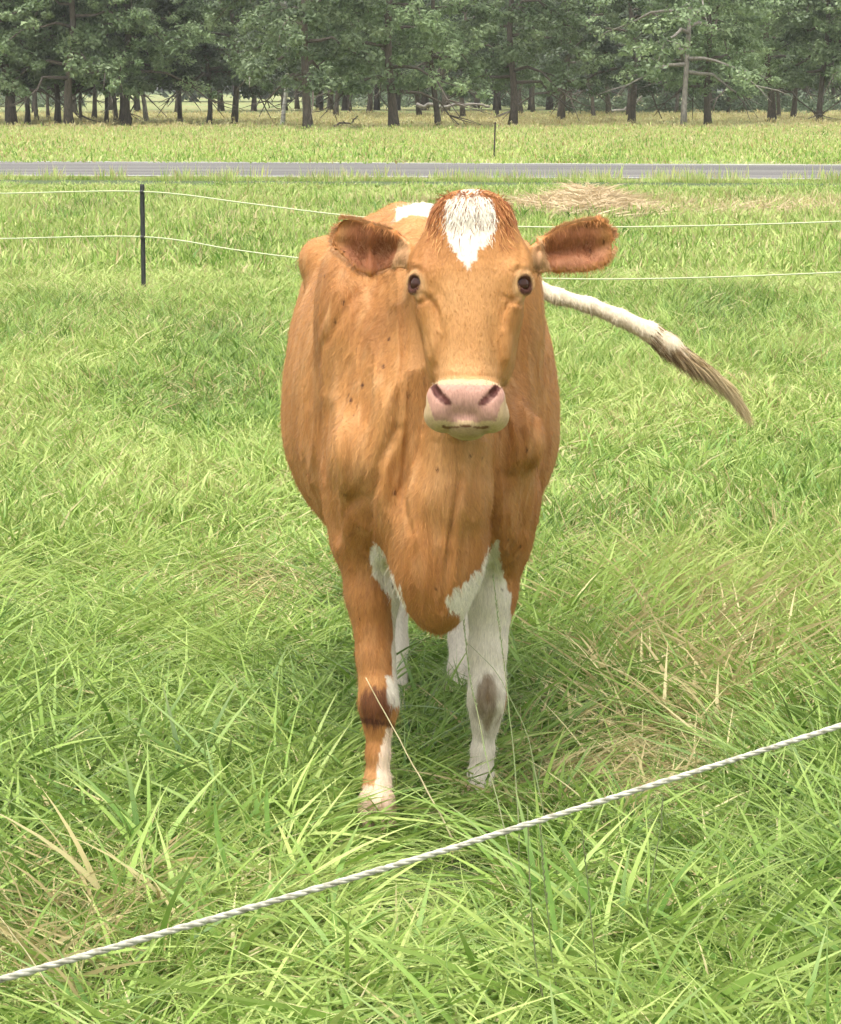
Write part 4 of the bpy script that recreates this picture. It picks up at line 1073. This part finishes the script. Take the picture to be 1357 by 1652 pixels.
# hooves: two claws each
def hoof(P, w=.040, h=.062, seed=0):
    mb = MB(); x, y, z = P
    for s in (-1, 1):
        rings = []
        for zz, sw, sy0, sy1 in ((0, 1.0, -.070, .040), (.4, .96, -.060, .038), (.75, .88, -.046, .036), (1.0, .78, -.036, .033), (1.12, .5, -.022, .022)):
            n = 14; q = np.arange(n)*2*np.pi/n; cxx = s*w*.52
            xx = cxx+np.cos(q)*w*.52*sw; yy = (sy0+sy1)/2+np.sin(q)*(sy1-sy0)/2
            xx = np.where(s*(xx-0) < .0025, s*.0025, xx)
            rings.append(np.stack([xx, yy, np.full(n, h*zz)], 1))
        v = np.concatenate(rings); n = 14
        f = [[i*n+j, i*n+(j+1) % n, (i+1)*n+(j+1) % n, (i+1)*n+j] for i in range(4) for j in range(n)]
        if s > 0: pass
        mb.add(v, np.array(f)); mb.f.setdefault(n, []).append(np.array([[mb.n-n+j for j in range(n)]])); mb.f[n].append(np.array([[mb.n-5*n+n-1-j for j in range(n)]]))
    return mb.mesh('hoof', M_hoof)
for P in (LF[-1], RF[-1], HL[-1], HR[-1]):
    zt = P[2]; o = link('hoof', hoof((0, 0, 0), .044, max(.055, zt+.012)), cow, (P[0]-base[0], P[1]-.008-base[1], 0))

# --- hair
tri = np.concatenate([Q[:, [0, 1, 2]], Q[:, [0, 2, 3]]]); TNn = np.cross(V[tri[:, 1]]-V[tri[:, 0]], V[tri[:, 2]]-V[tri[:, 0]]); TA_ = np.linalg.norm(TNn, axis=1)
def sample(n, wt, rg):
    p = TA_*wt; i = rg.choice(len(tri), n, p=p/p.sum()); a, b = rg.random((2, n)); k = a+b > 1; a[k] = 1-a[k]; b[k] = 1-b[k]
    return V[tri[i, 0]]*(1-a-b)[:, None]+V[tri[i, 1]]*a[:, None]+V[tri[i, 2]]*b[:, None], unit(TNn[i]/1e-9 if False else TNn[i])
def strands(name, root, nrm, flow, length, width, lift, cols, rg, parent=cow, seg=2, curl=.15):
    tdir = unit(flow-(flow*nrm).sum(1)[:, None]*nrm+rg.normal(size=root.shape)*.18)
    d = unit(tdir+nrm*lift); b = (-nrm*lift*.75)[:]+rg.normal(size=root.shape)*curl+A([0, 0, -.1])
    side = unit(np.cross(d, nrm)+rg.normal(size=root.shape)*.25)
    prof = np.linspace(1, .08, seg+1)
    v, f, t, per = ribbons(root-nrm*.001, d, side, length, width, b, seg, prof)
    me = mesh(name, v-base, f, M_hair); cattr(me, 'Col', np.repeat(cols, per, 0)); return link(name, me, parent)
rg = np.random.default_rng(99)
cen = V[tri].mean(1)
vis = (TNn[:, 1]/np.maximum(TA_, 1e-12) < .35)*1.0+.25; vis[(cen[:, 2] < .06)] = 0
ct, cu, cv = headloc(cen)
muz = (ct > .425) & (cv > -.06) & (np.abs(cu) < .1) & (cen[:, 1] < 6.0); vis[muz] *= .12
vis[(ct > -.04) & (ct < .45) & (np.abs(cu) < .14) & (cen[:, 1] < 6.06)] *= 2.0
for s in (-1, 1): vis[np.linalg.norm(cen-(EY[s]+(HW*s*.7+HN*.71)*.018), axis=1) < .019] = 0
n = 330000; P, Nr = sample(n, vis, rg); cc, ih = coat(P, Nr); t, u, v = headloc(P)
cc = np.clip(cc*np.where(ih, .84+.32*rg.random(n), .66+.70*rg.random(n))[:, None], 0, 1)
flow = np.stack([.25*np.sign(P[:, 0])*1.0, np.full(n, .7), np.full(n, -1.0)], 1)
fh = np.stack([np.sign(u)*.5*np.clip(np.abs(u)*12, 0, 1), np.full(n, .1), np.where(t < .17, -.6, .9)*1.0], 1); flow[ih] = fh[ih]
low = P[:, 2] < .5; flow[low] = np.array([0, .15, -1.])
ln = np.where(ih, .009, .017)*(.6+.8*rg.random(n)); wd = np.full(n, .0011)
strands('short_coat', P, Nr, flow, ln, wd, .28, cc, rg)
# ear fringes and inner ear hair
for s in (-1, 1):
    bs_, ee, fn_, vv, L, segs = EAR[s]; n = 2600
    te = .12+.9*rg.random(n)**.8; sg = np.where(rg.random(n) < .5, 1., -1.); tc = np.clip(te, 0, 1)
    h = np.where(sg > 0, smooth_interp(tc, segs[:, 0], segs[:, 1]), smooth_interp(tc, segs[:, 0], segs[:, 2]))
    end = te > .95; vvv = np.where(end, rg.uniform(-1, 1, n), sg)*h*(.95)
    cup = .022*(vvv/np.maximum(h, .004))**2*(1-.35*tc)-.03*(1-tc)**2
    R0 = bs_+ee*(np.minimum(te, .99)*L)[:, None]+vv*vvv[:, None]+fn_*(cup+.002)[:, None]
    fl = ee*.8+vv*np.where(end, 0, sg)[:, None]*1.0
    col = lerp(np.tile(A(srgb(190, 128, 78)), (n, 1)), A(srgb(220, 180, 138)), rg.random(n)*.7)
    strands('ear_fringe', R0, np.tile(fn_, (n, 1)), fl, .005+.009*rg.random(n), np.full(n, .0012), .3, col, rg)
    n = 1000; te = .08+.62*rg.random(n); vq = rg.uniform(-.85, .5, n); tc = te; h = np.where(vq > 0, smooth_interp(tc, segs[:, 0], segs[:, 1]), smooth_interp(tc, segs[:, 0], segs[:, 2]))
    R0 = bs_+ee*(te*L)[:, None]+vv*(vq*h)[:, None]+fn_*(.022*vq**2*(1-.35*tc)-.03*(1-tc)**2+.006)[:, None]
    col = lerp(np.tile(A(srgb(126, 66, 36)), (n, 1)), A(srgb(200, 150, 106)), rg.random(n)**2*.8)
    strands('inner_ear_hair', R0, np.tile(fn_, (n, 1)), np.tile(ee*.6+vv*.7, (n, 1))+rg.normal(size=(n, 3))*.4, .012+.014*rg.random(n), np.full(n, .0009), .5, col, rg)
# forelock: ginger, white and dark strands over the poll
n = 2600; u0 = rg.uniform(-.085, .085, n); t0 = rg.uniform(-.012, .062, n)+.05*(rg.random(n) < .3)*rg.random(n)+.35*np.abs(u0)*.5
R0 = np.array([hp(a, b, 0) for a, b in zip(t0, u0)]);
# drop the roots onto the skin
for it in range(3):
    pass
vm = (V[:, 1] < 6.05) & (V[:, 2] > 1.2); VV = V[vm]; NV = Nn[vm]; tv, uv, vv2 = headloc(VV); NR = np.zeros_like(R0)
for i in range(n):
    d = (tv-t0[i])**2+(uv-u0[i])**2+np.where(vv2 < -.06, 1, 0); j = d.argmin(); R0[i] = VV[j]; NR[i] = NV[j]
R0 += rg.normal(size=R0.shape)*.002
t0, u0, _ = headloc(R0)
wmask = (np.abs(u0) < .050) & (t0 > .012)
col = np.tile(A(srgb(168, 106, 60)), (n, 1)); col[rg.random(n) < .3] = A(srgb(124, 70, 38)); col[rg.random(n) < .2] = A(srgb(222, 160, 100))
col[wmask & (rg.random(n) < .96)] = np.clip(WHT*1.2, 0, .95); k = wmask & (rg.random(n) < .13); col[k] = A(srgb(110, 60, 36))
fl = np.stack([u0*9+rg.normal(size=n)*.25, np.full(n, -.5), np.where(t0 < .010, .35, -1.0)], 1)
strands('forelock', R0, NR, fl, np.where(wmask, .010, .016)+.018*rg.random(n), np.full(n, .0018), .22, col, rg, seg=4, curl=.14)
# tail switch
n = 9000; TP_ = np.array([tuple(p) for p in (TA[-3], TA[-2], TA[-1], at(1140, 597, 7.65), at(1172, 622, 7.65), at(1198, 655, 7.65))])
k = 4.7*rg.random(n)**1.25; i = np.minimum(k.astype(int), 4); fq = (k-i)[:, None]; R0 = TP_[i]*(1-fq)+TP_[i+1]*fq; D0 = unit(TP_[i+1]-TP_[i])
rnd = rg.normal(size=(n, 3)); rnd -= (rnd*D0).sum(1)[:, None]*D0; rnd = unit(rnd); R0 = R0+rnd*(.030*(1-k/7))[:, None]*rg.random(n)[:, None]
col = lerp(np.tile(A(srgb(140, 112, 80)), (n, 1)), A(srgb(204, 184, 142)), np.clip(rg.random(n)*.5+.75*(k/4.2)**1.5, 0, 1)); kk = (rg.random(n) < .3) & (k < 1.8); col[kk] = A(srgb(104, 78, 54))
b = np.tile(A([.12, 0, -.55]), (n, 1))*(.6+.6*rg.random(n))[:, None]
d = unit(D0+rnd*.04+rg.normal(size=(n, 3))*.05)
v, f, t, per = ribbons(R0, d, unit(np.cross(d, rg.normal(size=(n, 3)))), .025+.040*rg.random(n), np.full(n, .0024), b, 4, np.linspace(1, .1, 5))
me = mesh('tail_switch', v-base, f, M_hair); cattr(me, 'Col', np.repeat(col, per, 0)); link('tail_switch', me, cow)


# ================================================================ AIR
m = bpy.data.materials.new('haze_air'); m.use_nodes = True; nt = m.node_tree; nt.nodes.remove(nt.nodes['Principled BSDF'])
pv = nt.nodes.new('ShaderNodeVolumePrincipled'); pv.inputs['Density'].default_value = .0003; pv.inputs['Color'].default_value = (.92, .94, .90, 1)
nt.links.new(pv.outputs[0], nt.nodes['Material Output'].inputs['Volume'])
hv = [(x, y, z) for x in (-105, 105) for y in (-4, 440) for z in (-1, 28)]
tag(link('haze', mesh('haze', hv, np.array([(0, 1, 3, 2), (4, 6, 7, 5), (0, 4, 5, 1), (2, 3, 7, 6), (0, 2, 6, 4), (1, 5, 7, 3)]), m, False)), 'thin pale haze softening the far trees', 'haze', kind='stuff')
